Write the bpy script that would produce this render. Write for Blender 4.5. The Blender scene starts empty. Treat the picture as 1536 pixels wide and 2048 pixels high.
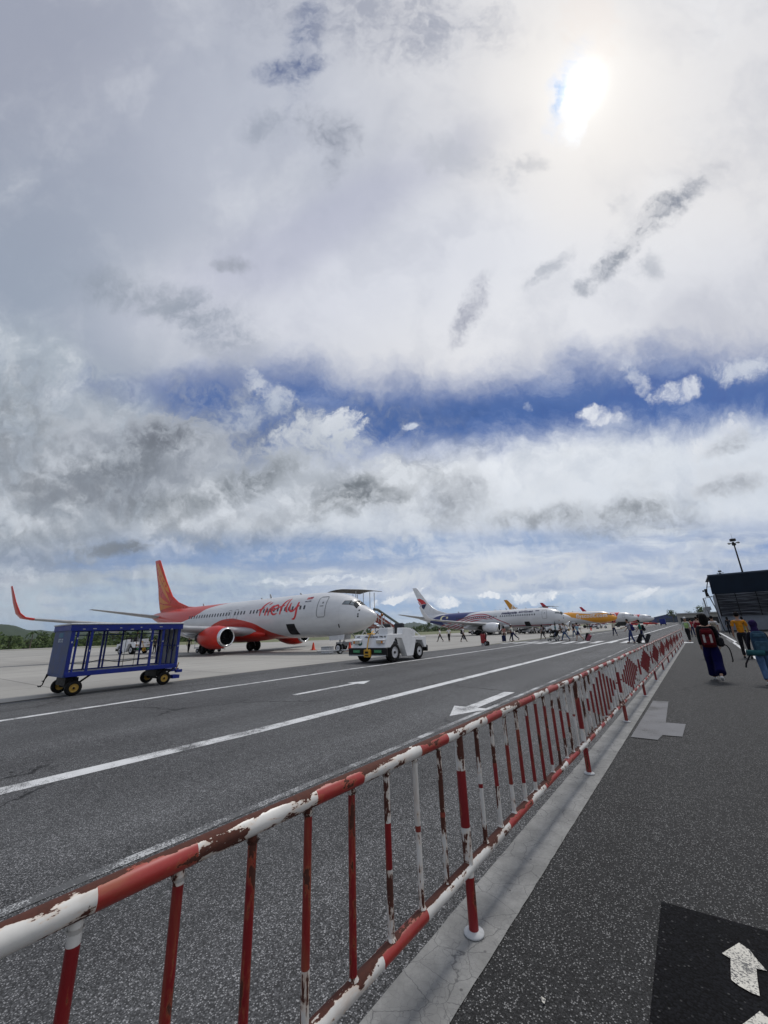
import bpy, bmesh, math, random
from mathutils import Vector, Matrix
R = math.radians
random.seed(7)
S = bpy.context.scene
COL = S.collection

# ------------------------------------------------------------------ camera
RT = Vector((0.7937815, 0.60718418, -0.03518953))
UP = Vector((0.20598586, -0.21394822, 0.95488009))
FW = Vector((-0.57225935, 0.76521469, 0.2948995))
CAMH = 1.566
cam = bpy.data.cameras.new('camera')
camo = bpy.data.objects.new('camera', cam)
COL.objects.link(camo)
camo.matrix_world = Matrix(((RT.x, UP.x, -FW.x, 0), (RT.y, UP.y, -FW.y, 0), (RT.z, UP.z, -FW.z, CAMH), (0, 0, 0, 1)))
cam.sensor_fit = 'VERTICAL'
cam.sensor_height = 24
cam.lens = 24 * 773.77 / 2048
cam.clip_start = 0.05
cam.clip_end = 20000
S.camera = camo
S.view_settings.view_transform = 'Standard'
S.view_settings.look = 'None'
S.view_settings.exposure = 0
S.view_settings.gamma = 1

# ------------------------------------------------------------------ node helpers
class NT:
    def __init__(s, tree):
        s.t = tree; s.n = tree.nodes; s.l = tree.links
    def new(s, typ, **kw):
        n = s.n.new(typ)
        for k, v in kw.items(): setattr(n, k, v)
        return n
    def set(s, sock, v):
        if isinstance(v, bpy.types.NodeSocket): s.l.new(v, sock)
        elif v is not None:
            if isinstance(v, tuple) and len(v) == 3 and sock.type == 'RGBA': v = (*v, 1)
            sock.default_value = v
    def math(s, op, a, b=None, c=None, clamp=False):
        n = s.new('ShaderNodeMath', operation=op); n.use_clamp = clamp
        s.set(n.inputs[0], a)
        if b is not None: s.set(n.inputs[1], b)
        if c is not None: s.set(n.inputs[2], c)
        return n.outputs[0]
    def vec(s, op, a, b=None, scale=None):
        n = s.new('ShaderNodeVectorMath', operation=op)
        s.set(n.inputs[0], a)
        if b is not None: s.set(n.inputs[1], b)
        if scale is not None: s.set(n.inputs['Scale'], scale)
        return n.outputs['Value'] if op in ('LENGTH', 'DOT_PRODUCT', 'DISTANCE') else n.outputs['Vector']
    def mix(s, f, a, b, blend='MIX'):
        n = s.new('ShaderNodeMix', data_type='RGBA', blend_type=blend)
        s.set(n.inputs[0], f); s.set(n.inputs[6], a); s.set(n.inputs[7], b)
        return n.outputs[2]
    def noise(s, v, scale, detail=4, rough=.55, dist=0, col=False):
        n = s.new('ShaderNodeTexNoise')
        s.set(n.inputs['Vector'], v); n.inputs['Scale'].default_value = scale
        n.inputs['Detail'].default_value = detail; n.inputs['Roughness'].default_value = rough
        n.inputs['Distortion'].default_value = dist
        return n.outputs['Color'] if col else n.outputs['Fac']
    def vor(s, v, scale, feature='F1', out='Distance', rand=1):
        n = s.new('ShaderNodeTexVoronoi', feature=feature)
        s.set(n.inputs['Vector'], v); n.inputs['Scale'].default_value = scale
        n.inputs['Randomness'].default_value = rand
        return n.outputs[out]
    def step(s, v, a, b, lo=0, hi=1, smooth=True):
        n = s.new('ShaderNodeMapRange'); n.clamp = True
        if smooth: n.interpolation_type = 'SMOOTHSTEP'
        s.set(n.inputs[0], v)
        for i, q in enumerate((a, b, lo, hi)): n.inputs[i + 1].default_value = q
        return n.outputs[0]
    def mapping(s, v, loc=(0, 0, 0), rot=(0, 0, 0), sc=(1, 1, 1), typ='POINT'):
        n = s.new('ShaderNodeMapping', vector_type=typ)
        s.set(n.inputs[0], v); n.inputs[1].default_value = loc; n.inputs[2].default_value = rot; n.inputs[3].default_value = sc
        return n.outputs[0]
    def curve(s, v, pts, lo, hi, vlo, vhi):
        """piecewise function of v through pts; v in lo..hi, result in vlo..vhi"""
        x = s.math('DIVIDE', s.math('SUBTRACT', v, lo), hi - lo, clamp=True)
        n = s.new('ShaderNodeFloatCurve'); s.set(n.inputs[1], x)
        c = n.mapping.curves[0]
        P = sorted([((a - lo) / (hi - lo), (b - vlo) / (vhi - vlo)) for a, b in pts])
        c.points[0].location = P[0]; c.points[1].location = P[-1]
        for q in P[1:-1]: c.points.new(*q)
        for q in c.points: q.handle_type = 'AUTO_CLAMPED'
        n.mapping.use_clip = False; n.mapping.update()
        return s.math('MULTIPLY_ADD', n.outputs[0], vhi - vlo, vlo)
    def sep(s, v):
        n = s.new('ShaderNodeSeparateXYZ'); s.set(n.inputs[0], v); return n.outputs

# ------------------------------------------------------------------ world: blue Nishita sky under layered cloud
SUN_EL, SUN_AZ = 57.3, 4.05          # azimuth measured from +Y towards +X
w = bpy.data.worlds.new('World'); S.world = w; w.use_nodes = True
N = NT(w.node_tree); N.n.clear()
D = N.new('ShaderNodeTexCoord').outputs['Generated']
sky = N.new('ShaderNodeTexSky', sky_type='NISHITA')
sky.sun_disc = False; sky.sun_elevation = R(SUN_EL); sky.sun_rotation = R(SUN_AZ)
sky.air_density = 1.0; sky.dust_density = .6; sky.ozone_density = 3
# a chart of the sky dome: every direction maps to a fixed place (u, v); 1 unit = 1000 chart steps
dw = N.math('MAXIMUM', N.vec('DOT_PRODUCT', D, tuple(FW)), .03)
u = N.math('MULTIPLY_ADD', N.math('DIVIDE', N.vec('DOT_PRODUCT', D, tuple(RT)), dw), .77377, .768)
v = N.math('MULTIPLY_ADD', N.math('DIVIDE', N.vec('DOT_PRODUCT', D, tuple(UP)), dw), -.77377, 1.024)
cb = N.new('ShaderNodeCombineXYZ'); N.set(cb.inputs[0], u); N.set(cb.inputs[1], v)
P = cb.outputs[0]
def sub5(c): return N.vec('SUBTRACT', c, (.5, .5, .5))
Dc = D
warpA = N.vec('SCALE', sub5(N.noise(P, 3.2, 6, .55, col=True)), scale=.22)
warpB = N.vec('SCALE', sub5(N.noise(P, 11, 7, .62, col=True)), scale=.085)
PW = N.vec('ADD', N.vec('ADD', P, warpA), warpB)
PWs = N.vec('ADD', P, N.vec('SCALE', sub5(N.noise(P, 2.2, 3, .5, col=True)), scale=.16))
fbm = N.noise(PW, 9, 8, .62)
fine = N.noise(PW, 34, 5, .62)
fbm = N.math('MULTIPLY_ADD', fbm, .6, N.math('MULTIPLY', fine, .4))
PH = N.vec('ADD', P, N.vec('MULTIPLY', sub5(N.noise(N.mapping(P, sc=(1, 2.2, 1)), 14, 5, .6, col=True)), (.075, .022, 0)))
PB = N.vec('ADD', P, N.vec('ADD', N.vec('SCALE', warpB, scale=.75), N.vec('SCALE', sub5(N.noise(P, 60, 4, .6, col=True)), scale=.02)))
opn = N.step(fbm, .60, .40, .35, 1.15)
def lin(c):
    return tuple(((x / 255) / 12.92 if x / 255 <= .04045 else ((x / 255 + .055) / 1.055) ** 2.4) for x in c)
def mask(cx, cy, rx, ry, rot=0, soft=1.0, rag=0.0, smooth=False, chain=None):
    # the tiny chained term only keeps the layers evaluated one after another
    base = {True: PWs, False: PW, 'h': PH, 'p': PB}[smooth]
    if chain is not None:
        q = N.new('ShaderNodeVectorMath', operation='MULTIPLY_ADD'); N.set(q.inputs[0], chain); q.inputs[1].default_value = (1e-6,) * 3; N.set(q.inputs[2], base); base = q.outputs[0]
    m = N.mapping(base, (cx / 1000, cy / 1000, 0), (0, 0, R(rot)), (rx / 1000, ry / 1000, 1), 'TEXTURE')
    d = N.vec('LENGTH', N.vec('MULTIPLY', m, (1, 1, 0)))
    if rag: d = N.math('MULTIPLY_ADD', N.math('SUBTRACT', fbm, .5), rag * (1 if smooth is True else 2.5), d)
    return N.step(d, 1 + soft * .5, 1 - soft * .5)
def blob(col, c, op, *a, **k):
    m = N.math('MULTIPLY', mask(*a, chain=col, **k), op)
    if k.get('smooth') is not True: m = N.math('MULTIPLY', m, opn, clamp=True)
    return N.mix(m, col, lin(c) if isinstance(c, tuple) else c)
#SKY-LAYERS
# clear air behind the clouds
blue = N.mix(1.0, N.vec('SCALE', sky.outputs[0], scale=.085), (.72, .80, 1.12, 1), 'MULTIPLY')
bb = N.curve(v, [(.70, 0), (.85, .0), (1.0, .0), (1.12, .55), (1.3, .62)], .7, 1.3, 0, 1)
C0 = N.mix(N.step(v, .98, 1.12, 0, .75), lin((66, 100, 160)), lin((124, 150, 188)))
C0 = N.mix(.12, C0, blue)
# high overcast veil, broad tones
V = N.mix(N.step(u, -.1, 1.25), lin((156, 165, 182)), lin((212, 215, 223)))
V = blob(V, (232, 230, 230), .95, 1165, 330, 520, 560, 0, soft=1.8, smooth=True)
V = blob(V, (228, 230, 236), .85, 1020, 590, 600, 170, 0, soft=1.6, smooth=True)
V = blob(V, (158, 162, 178), .7, 100, 150, 360, 500, 20, soft=1.6, smooth=True)
V = blob(V, (182, 188, 203), .7, 560, 330, 330, 300, 0, soft=1.6, smooth=True)
V = blob(V, (146, 160, 178), .5, 20, 620, 260, 300, 0, soft=1.6, smooth=True)
V = blob(V, (216, 219, 229), .8, 640, 560, 330, 110, -12, soft=1.6, smooth=True)
V = blob(V, (170, 174, 196), .5, 620, 450, 330, 60, -28, soft=1.4, smooth=True)
V = blob(V, (176, 180, 196), .4, 1480, 640, 260, 130, -10, soft=1.6, smooth=True)
V = N.mix(N.math('MULTIPLY', N.step(N.noise(PW, 4, 6, .6), .45, .8), .34), V, lin((240, 242, 246)))
V = N.mix(N.math('MULTIPLY', N.step(N.noise(PW, 5, 7, .6), .55, .3), .22), V, lin((150, 157, 176)))
# lower cloud deck (below the blue band)
L = N.mix(N.step(u, .1, 1.0), lin((168, 178, 190)), lin((212, 219, 229)))
L = blob(L, (232, 236, 242), .85, 900, 930, 420, 90, -8, soft=1.5, smooth=True)
L = N.mix(N.math('MULTIPLY', N.step(N.noise(PW, 7, 8, .62), .45, .75), .4), L, lin((232, 236, 242)))
L = N.mix(N.math('MULTIPLY', N.step(N.noise(PW, 6, 8, .6), .52, .3), .4), L, lin((150, 162, 182)))
bil = N.noise(PW, 19, 6, .62)
L = N.mix(N.math('MULTIPLY', N.step(bil, .48, .70), .35), L, lin((226, 230, 236)))
L = N.mix(N.math('MULTIPLY', N.math('MULTIPLY', N.step(bil, .52, .32), N.step(u, 1.1, .3)), .25), L, lin((134, 143, 158)))
# veil edge: upper sheet ends in the ragged blue band
PV = N.vec('ADD', P, N.vec('ADD', N.vec('SCALE', warpA, scale=.35), N.vec('SCALE', warpB, scale=.8)))
vs = N.sep(PV)[1]; us = N.sep(PV)[0]
vn = N.math('MULTIPLY_ADD', N.math('SUBTRACT', fbm, .5), .12, vs)
topedge = N.curve(us, [(-.2, 2.0), (.05, 1.5), (.15, .86), (.25, .775), (.4, .75), (.55, .725), (.7, .745), (.85, .75), (1.0, .735), (1.2, .705), (1.4, .705), (1.6, .70)], -.2, 1.6, .5, 2)
botedge = N.curve(us, [(-.2, .62), (.1, .66), (.20, .74), (.32, .82), (.42, .90), (.48, .93), (.6, .92), (.7, .92), (.85, .905), (1.0, .888), (1.2, .852), (1.35, .862), (1.5, .835), (1.6, .835)], -.2, 1.6, .5, 2)
veil = N.step(N.math('SUBTRACT', topedge, vn), -.075, .05)
low = N.step(N.math('SUBTRACT', vn, botedge), -.045, .055)
C = N.mix(N.math('MULTIPLY', N.step(N.math('SUBTRACT', topedge, vn), -.14, .0), .5), C0, lin((108, 126, 168)))
C = N.mix(N.math('MULTIPLY', N.step(N.noise(N.mapping(PW, sc=(1, 2.2, 1)), 6, 7, .65), .46, .72), .45), C, lin((150, 166, 202)))
C = N.mix(veil, C, V)
# openings of blue towards the horizon inside the lower deck
gap = N.step(N.math('MULTIPLY_ADD', u, .03, v), 1.06, 1.13)
gapn = N.math('MULTIPLY', gap, N.step(N.noise(N.mapping(PH, sc=(1, 5.5, 1)), 3.4, 5, .6), .62, .42))
lowm = N.math('MULTIPLY', low, N.math('SUBTRACT', 1, N.math('MULTIPLY', gapn, .6)))
C = N.mix(lowm, C, L)
# horizon glow: pale band just above the ground
hz = N.step(N.sep(D)[2], .075, .0)
C = N.mix(N.math('MULTIPLY', hz, .6), C, N.mix(N.step(u, .2, 1.1), lin((160, 182, 200)), lin((196, 212, 226))))
cumA = N.noise(PB, 6.0, 6, .50)
cumB = N.noise(N.vec('ADD', PB, (.004, -.020, 0)), 6.0, 6, .50)
rel = N.step(N.math('SUBTRACT', cumA, cumB), -.075, .085)
relc = N.mix(rel, lin((130, 137, 147)), lin((222, 227, 234)))
BL = [
 ((60, 92, 150), .7, (790, 830, 300, 30, -3), dict(soft=1.4, rag=.8)),
 ((62, 94, 152), .95, (495, 885, 62, 26, -6), dict(soft=.9, rag=.8, smooth='p')),
 ((92, 112, 160), .45, (340, 785, 190, 26, 0), dict(soft=1.6, rag=1.0)),
 ((72, 98, 160), .6, (1330, 800, 190, 20, -5), dict(soft=1.5, rag=.9)),
 # blue strips near the horizon
 ((112, 141, 184), 0.75, (330, 1105, 420, 34, -2), dict(soft=1.20, rag=0.60, smooth='h')),
 ((106, 140, 196), 0.70, (1000, 1150, 330, 13, -8), dict(soft=1.20, rag=0.60, smooth='h')),
 ((100, 138, 196), 0.70, (1530, 1098, 130, 10, -8), dict(soft=1.20, rag=0.60, smooth='h')),
 ((134, 160, 200), 0.60, (800, 1098, 480, 22, -3), dict(soft=1.30, rag=0.80, smooth='h')),
 ((150, 178, 212), 0.70, (900, 1215, 700, 22, -2), dict(soft=1.40, rag=0.30, smooth='h')),
 ((208, 214, 222), 0.80, (1040, 1148, 430, 28, -4), dict(soft=1.00, rag=0.80, smooth='h')),
 ((184, 196, 208), 0.80, (440, 1150, 130, 16, 4), dict(soft=1.00, rag=0.80, smooth='h')),
 ((176, 192, 206), 0.70, (230, 1200, 330, 38, -3), dict(soft=1.20, rag=0.60, smooth='h')),
 # bright puffs low down
 ((228, 232, 238), 0.90, (800, 1196, 44, 7, -12), dict(soft=0.60, rag=1.5, smooth='p')),
 ((232, 236, 242), 0.95, (880, 1205, 36, 8, 4), dict(soft=0.60, rag=1.5, smooth='p')),
 ((236, 240, 245), 0.95, (1075, 1193, 46, 9, -6), dict(soft=0.50, rag=1.5, smooth='p')),
 ((234, 238, 244), 0.90, (975, 1195, 24, 5, -4), dict(soft=0.50, rag=1.5, smooth='p')),
 ((234, 238, 244), 0.90, (1290, 1186, 44, 9, -12), dict(soft=0.50, rag=1.5, smooth='p')),
 ((222, 228, 236), 0.80, (640, 1160, 130, 5, -2), dict(soft=0.80, rag=0.60, smooth='p')),
 ((158, 166, 178), .55, (300, 960, 330, 110, -6), dict(soft=1.5, rag=1.2)),
 ((206, 211, 219), .6, (395, 930, 60, 34, -30), dict(soft=1.0, rag=1.3)),
 ((196, 202, 210), .5, (160, 900, 70, 30, -10), dict(soft=1.2, rag=1.3)),
 ((200, 206, 214), .5, (420, 1010, 90, 24, -10), dict(soft=1.2, rag=1.3)),
]
for c, op, a, k in BL: C = blob(C, c, op, *a, **k)
rm = mask(300, 965, 420, 120, -5, soft=1.3, rag=.9, smooth='p', chain=C)
rm = N.math('MULTIPLY', rm, N.step(cumA, .38, .56, .22, .80))
C = N.mix(rm, C, relc)
rm = mask(900, 1000, 520, 75, -4, soft=1.6, rag=.9, smooth='p', chain=C)
rm = N.math('MULTIPLY', rm, N.step(cumA, .44, .60, .0, .45))
C = N.mix(rm, C, relc)
BL = [
 # lit cumulus heads over the blue band, left of centre
 ((196, 202, 211), 0.95, (360, 880, 90, 52, 12), dict(soft=0.47, rag=1.30, smooth='p')),
 ((150, 157, 169), 0.83, (300, 905, 218, 74, -8), dict(soft=1.60, rag=0.45, smooth='p')),
 ((200, 206, 215), 0.85, (588, 880, 72, 34, -38), dict(soft=0.70, rag=1.30, smooth='p')),
 ((214, 219, 227), 0.95, (695, 852, 38, 27, 10), dict(soft=0.42, rag=1.30, smooth='p')),
 ((206, 212, 222), 0.60, (545, 778, 52, 15, 38), dict(soft=1.10, rag=1.50, smooth='p')),
 ((178, 188, 206), 0.69, (500, 828, 97, 26, -10), dict(soft=1.25, rag=1.15, smooth='p')),
 ((188, 195, 205), 0.92, (560, 960, 172, 62, -20), dict(soft=1.25, rag=1.15, smooth='p')),
 ((110, 116, 126), 0.83, (330, 872, 71, 30, -14), dict(soft=1.60, rag=0.45, smooth='p')),
 ((112, 119, 128), 0.78, (230, 938, 101, 38, -6), dict(soft=1.60, rag=0.45, smooth='p')),
 ((124, 130, 139), 0.73, (190, 990, 120, 28, 6), dict(soft=1.60, rag=0.45, smooth='p')),
 ((118, 125, 133), 0.78, (505, 958, 94, 33, -24), dict(soft=1.60, rag=0.45, smooth='p')),
 ((124, 131, 138), 0.68, (345, 1012, 87, 24, -8), dict(soft=1.60, rag=0.45, smooth='p')),
 ((108, 115, 122), 0.83, (722, 982, 103, 38, -8), dict(soft=1.60, rag=0.45, smooth='p')),
 ((214, 219, 226), 0.92, (790, 948, 52, 24, 20), dict(soft=1.22, rag=1.15, smooth='p')),
 ((128, 134, 142), 0.54, (28, 930, 80, 96, 0), dict(soft=1.60, rag=0.45, smooth='p')),
 ((132, 138, 146), 0.48, (20, 800, 92, 72, 0), dict(soft=1.60, rag=0.45, smooth='p')),
 ((116, 124, 134), 0.80, (235, 1098, 62, 13, -2), dict(soft=1.00, rag=0.80, smooth='h')),
 ((140, 148, 158), 0.50, (60, 1100, 130, 44, -2), dict(soft=1.20, rag=0.90, smooth='h')),
 ((140, 146, 156), 0.68, (905, 1010, 73, 33, -25), dict(soft=1.60, rag=0.45, smooth='p')),
 ((128, 134, 142), 0.78, (1165, 1032, 172, 20, -5), dict(soft=1.60, rag=0.45, smooth='p')),
 ((130, 137, 146), 0.59, (1290, 1052, 114, 16, -4), dict(soft=1.60, rag=0.45, smooth='p')),
 ((218, 223, 230), 0.69, (1110, 985, 126, 31, -12), dict(soft=1.25, rag=1.26, smooth='p')),
 ((222, 226, 233), 0.90, (1450, 872, 62, 30, -28), dict(soft=0.72, rag=1.43, smooth='p')),
 ((160, 167, 178), 0.73, (1465, 885, 46, 16, -22), dict(soft=1.60, rag=0.45, smooth='p')),
 ((214, 219, 227), 0.92, (1470, 958, 82, 28, -8), dict(soft=1.22, rag=1.26, smooth='p')),
 ((152, 158, 168), 0.68, (1465, 972, 52, 15, -8), dict(soft=1.60, rag=0.45, smooth='p')),
 ((224, 228, 236), 0.85, (1205, 832, 40, 16, 6), dict(soft=0.90, rag=1.50, smooth='p')),
 ((216, 221, 231), 0.80, (1362, 785, 44, 18, -10), dict(soft=0.90, rag=1.60, smooth='p')),
 ((206, 212, 224), 0.60, (1275, 762, 40, 14, 50), dict(soft=1.10, rag=1.60, smooth='p')),
 ((212, 218, 228), 0.60, (1480, 738, 52, 20, -10), dict(soft=1.20, rag=1.50, smooth='p')),
 ((214, 221, 233), 0.70, (820, 859, 12, 6, -8), dict(soft=1.00, rag=1.40, smooth='p')),
 ((196, 205, 222), 0.40, (1056, 817, 9, 7, 0), dict(soft=1.00, rag=1.20, smooth='p')),
 # dark ragged scud under the veil
 ((104, 118, 152), 0.86, (612, 60, 29, 114, 8), dict(soft=1.50, rag=0.74, smooth='p')),
 ((104, 117, 150), 0.86, (580, 138, 52, 21, -12), dict(soft=1.50, rag=0.74, smooth='p')),
 ((146, 152, 170), 0.63, (760, 40, 218, 69, 6), dict(soft=1.50, rag=0.74, smooth='p')),
 ((148, 154, 168), 0.86, (668, 262, 59, 31, 20), dict(soft=1.50, rag=0.74, smooth='p')),
 ((146, 152, 167), 0.86, (668, 315, 18, 43, 0), dict(soft=1.50, rag=0.74, smooth='p')),
 ((158, 165, 180), 0.75, (530, 255, 39, 24, -20), dict(soft=1.50, rag=0.74, smooth='p')),
 ((140, 150, 168), 0.57, (440, 650, 82, 50, 20), dict(soft=1.50, rag=0.74, smooth='p')),
 ((136, 146, 160), 0.52, (300, 600, 138, 33, 12), dict(soft=1.50, rag=0.74, smooth='p')),
 ((150, 156, 168), 0.63, (466, 530, 34, 12, 0), dict(soft=1.50, rag=0.74, smooth='p')),
 ((130, 137, 152), 0.85, (1325, 425, 96, 22, -38), dict(soft=1.50, rag=0.74, smooth='p')),
 ((140, 147, 160), 0.86, (1232, 515, 59, 15, -42), dict(soft=1.50, rag=0.74, smooth='p')),
 ((160, 166, 178), 0.69, (1165, 575, 17, 15, 0), dict(soft=1.50, rag=0.74, smooth='p')),
 ((166, 172, 184), 0.63, (1085, 545, 50, 12, -42), dict(soft=1.50, rag=0.74, smooth='p')),
 ((156, 160, 176), 0.80, (940, 620, 17, 60, 28), dict(soft=1.50, rag=0.74, smooth='p')),
 ((172, 176, 186), 0.69, (1068, 330, 27, 15, 0), dict(soft=1.40, rag=1.49, smooth='p')),
 ((184, 188, 198), 0.57, (940, 330, 80, 31, 20), dict(soft=1.50, rag=1.70, smooth='p')),
 ((176, 180, 190), 0.52, (1240, 410, 29, 8, -40), dict(soft=1.50, rag=1.38, smooth='p')),
 ((156, 163, 176), 0.46, (1300, 535, 23, 20, 30), dict(soft=1.50, rag=0.74, smooth='p')),
]
for c, op, a, k in BL: C = blob(C, c, op, *a, **k)
# the sun behind a thin place in the cloud
C = blob(C, (240, 236, 232), .9, 1165, 190, 150, 190, 0, soft=1.7, smooth=True)
C = blob(C, (232, 216, 206), .18, 1190, 60, 52, 70, 0, soft=.9, rag=.9)
C = blob(C, (214, 224, 244), .8, 1134, 175, 26, 85, 20, soft=1.1, rag=.7, smooth='p')
C = blob(C, (160, 190, 228), .75, 1120, 190, 10, 40, 24, soft=1.2, rag=.9, smooth='p')
C = blob(C, (246, 248, 252), .8, 1148, 240, 20, 40, 6, soft=1.1, rag=.7, smooth='p')
SUNDIR = Vector((math.sin(R(SUN_AZ)) * math.cos(R(SUN_EL)), math.cos(R(SUN_AZ)) * math.cos(R(SUN_EL)), math.sin(R(SUN_EL))))
sdn = N.math('MAXIMUM', N.vec('DOT_PRODUCT', D, tuple(SUNDIR)), 0)
g1 = N.math('POWER', sdn, 4200); g2 = N.math('POWER', sdn, 500); g3 = N.math('POWER', sdn, 60)
gl = N.vec('ADD', N.vec('SCALE', (1.1, 1.08, 1.0), scale=g1), N.vec('ADD', N.vec('SCALE', (.12, .12, .115), scale=g2), N.vec('SCALE', (.05, .05, .048), scale=g3)))
C = N.vec('ADD', C, gl)
# below the horizon: dull ground tone
C = N.mix(N.step(N.sep(D)[2], -.002, -.02), C, (.12, .12, .12, 1))
bg = N.new('ShaderNodeBackground'); N.set(bg.inputs[0], C); bg.inputs[1].default_value = 1.0
wo = N.new('ShaderNodeOutputWorld'); N.l.new(bg.outputs[0], wo.inputs[0])
w.cycles.sampling_method = 'MANUAL'; w.cycles.sample_map_resolution = 512

sun = bpy.data.lights.new('sun', 'SUN'); sun.energy = 1.9; sun.angle = R(9); sun.color = (1, .965, .91)
suno = bpy.data.objects.new('sun', sun); COL.objects.link(suno)
suno.rotation_euler = SUNDIR.to_track_quat('Z', 'Y').to_euler()

# ------------------------------------------------------------------ materials
MATS = {}
def mk(name):
    m = bpy.data.materials.new(name); m.use_nodes = True
    n = NT(m.node_tree); b = n.n['Principled BSDF']
    return m, n, b
def mat(name, col, rough=.5, metal=0, var=.12, sc=6, spec=.5, dirt=0, emit=None, alpha=None):
    if name in MATS: return MATS[name]
    m, n, b = mk(name)
    co = n.new('ShaderNodeTexCoord').outputs['Object']
    f = n.noise(co, sc, 5, .6)
    c = n.mix(n.step(f, .3, .7), tuple(x * (1 - var) for x in col), tuple(min(1, x * (1 + var)) for x in col))
    if dirt:
        c = n.mix(n.math('MULTIPLY', n.step(n.noise(co, sc * 3, 7, .7), .52, .72), dirt), c, tuple(x * .35 + .02 for x in col))
    n.set(b.inputs['Base Color'], c)
    n.set(b.inputs['Roughness'], n.step(f, .2, .8, max(0, rough - .06), min(1, rough + .08)))
    b.inputs['Metallic'].default_value = metal
    b.inputs['Specular IOR Level'].default_value = spec
    MATS[name] = m
    return m

def asphalt(name, dark, mid, bright, sc, thr=.78, stain=.25, bump=.35, grey=(.16, .165, .17), spec=.3):
    m, n, b = mk(name)
    co = n.new('ShaderNodeTexCoord').outputs['Object']
    cell = n.vor(co, sc, 'F1', 'Color'); r = n.sep(cell)[0]; r2 = n.sep(cell)[1]
    dist = n.vor(co, sc, 'F1', 'Distance')
    c = n.mix(r, dark, mid)
    c = n.mix(n.math('MULTIPLY', n.step(r2, thr, min(1, thr + .12)), n.step(dist, .55, .3)), c, bright)
    c = n.mix(n.step(dist, .5, .75), c, tuple(x * .45 for x in dark))
    # second coarser stone layer
    c2 = n.vor(co, sc * .45, 'F1', 'Color'); d2 = n.vor(co, sc * .45, 'F1', 'Distance')
    c = n.mix(n.math('MULTIPLY', n.math('MULTIPLY', n.step(n.sep(c2)[2], .93, .97), n.step(d2, .38, .25)), .7), c, bright)
    lf = n.noise(co, .35, 5, .6); lf2 = n.noise(n.mapping(co, sc=(1, .12, 1)), 1.2, 5, .6); mot = n.noise(co, 7, 6, .75)
    c = n.mix(1.0, c, n.mix(n.step(mot, .3, .72), (.78,) * 3, (1.22,) * 3), 'MULTIPLY')
    c = n.mix(n.math('MULTIPLY', n.step(lf, .35, .7), stain), c, grey)
    crk = n.vor(n.vec('ADD', co, n.vec('SCALE', n.noise(co, 1.5, 5, .7, col=True), scale=.9)), .22, 'DISTANCE_TO_EDGE')
    c = n.mix(n.math('MULTIPLY', n.step(crk, .010, .002), n.step(n.noise(co, .3, 2), .5, .6)), c, (.008, .008, .009))
    trk = n.noise(n.mapping(co, sc=(1, .015, 1)), .55, 4, .55)
    c = n.mix(1.0, c, n.mix(n.step(trk, .35, .68), (.80,) * 3, (1.18,) * 3), 'MULTIPLY')
    spt = n.noise(co, 1.6, 5, .7); c = n.mix(n.math('MULTIPLY', n.step(spt, .66, .74), .45), c, (.018, .018, .019))
    c = n.mix(n.math('MULTIPLY', n.step(lf2, .5, .8), stain * .8), c, tuple(x * .6 for x in dark))
    n.set(b.inputs['Base Color'], c); b.inputs['Roughness'].default_value = .8
    b.inputs['Specular IOR Level'].default_value = spec
    bp = n.new('ShaderNodeBump'); bp.inputs['Strength'].default_value = bump; bp.inputs['Distance'].default_value = .004
    n.set(bp.inputs['Height'], n.math('SUBTRACT', 1, dist)); n.l.new(bp.outputs[0], b.inputs['Normal'])
    return m

def concrete_kerb():
    m, n, b = mk('kerb concrete')
    co = n.new('ShaderNodeTexCoord').outputs['Object']
    base = n.mix(n.step(n.noise(co, 3, 8, .7), .3, .7), (.155, .156, .152), (.262, .262, .255))
    base = n.mix(n.math('MULTIPLY', n.step(n.noise(co, 60, 4, .7), .45, .7), .4), base, (.15, .15, .155))
    wv = n.vec('ADD', co, n.vec('SCALE', sub5v(n, n.noise(co, 9, 4, .6, col=True)), scale=.05))
    cr = n.vor(wv, 24, 'DISTANCE_TO_EDGE'); cr2 = n.vor(wv, 5.5, 'DISTANCE_TO_EDGE')
    crack = n.math('MAXIMUM', n.math('MULTIPLY', n.step(cr, .030, .004), n.step(n.noise(co, 5, 3), .38, .6, .15, .75)), n.step(cr2, .012, .003))
    base = n.mix(n.math('MULTIPLY', crack, .75), base, (.07, .07, .072))
    sp = n.vor(co, 30, 'F1', 'Color'); base = n.mix(n.math('MULTIPLY', n.step(n.sep(sp)[0], .96, .98), n.step(n.vor(co, 30), .3, .15)), base, (.08, .08, .08))
    n.set(b.inputs['Base Color'], base); b.inputs['Roughness'].default_value = .85
    bp = n.new('ShaderNodeBump'); bp.inputs['Strength'].default_value = .3; bp.inputs['Distance'].default_value = .003
    n.set(bp.inputs['Height'], n.math('MULTIPLY_ADD', crack, -1, n.noise(co, 70, 4, .7))); n.l.new(bp.outputs[0], b.inputs['Normal'])
    return m
def sub5v(n, c): return n.vec('SUBTRACT', c, (.5, .5, .5))

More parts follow.
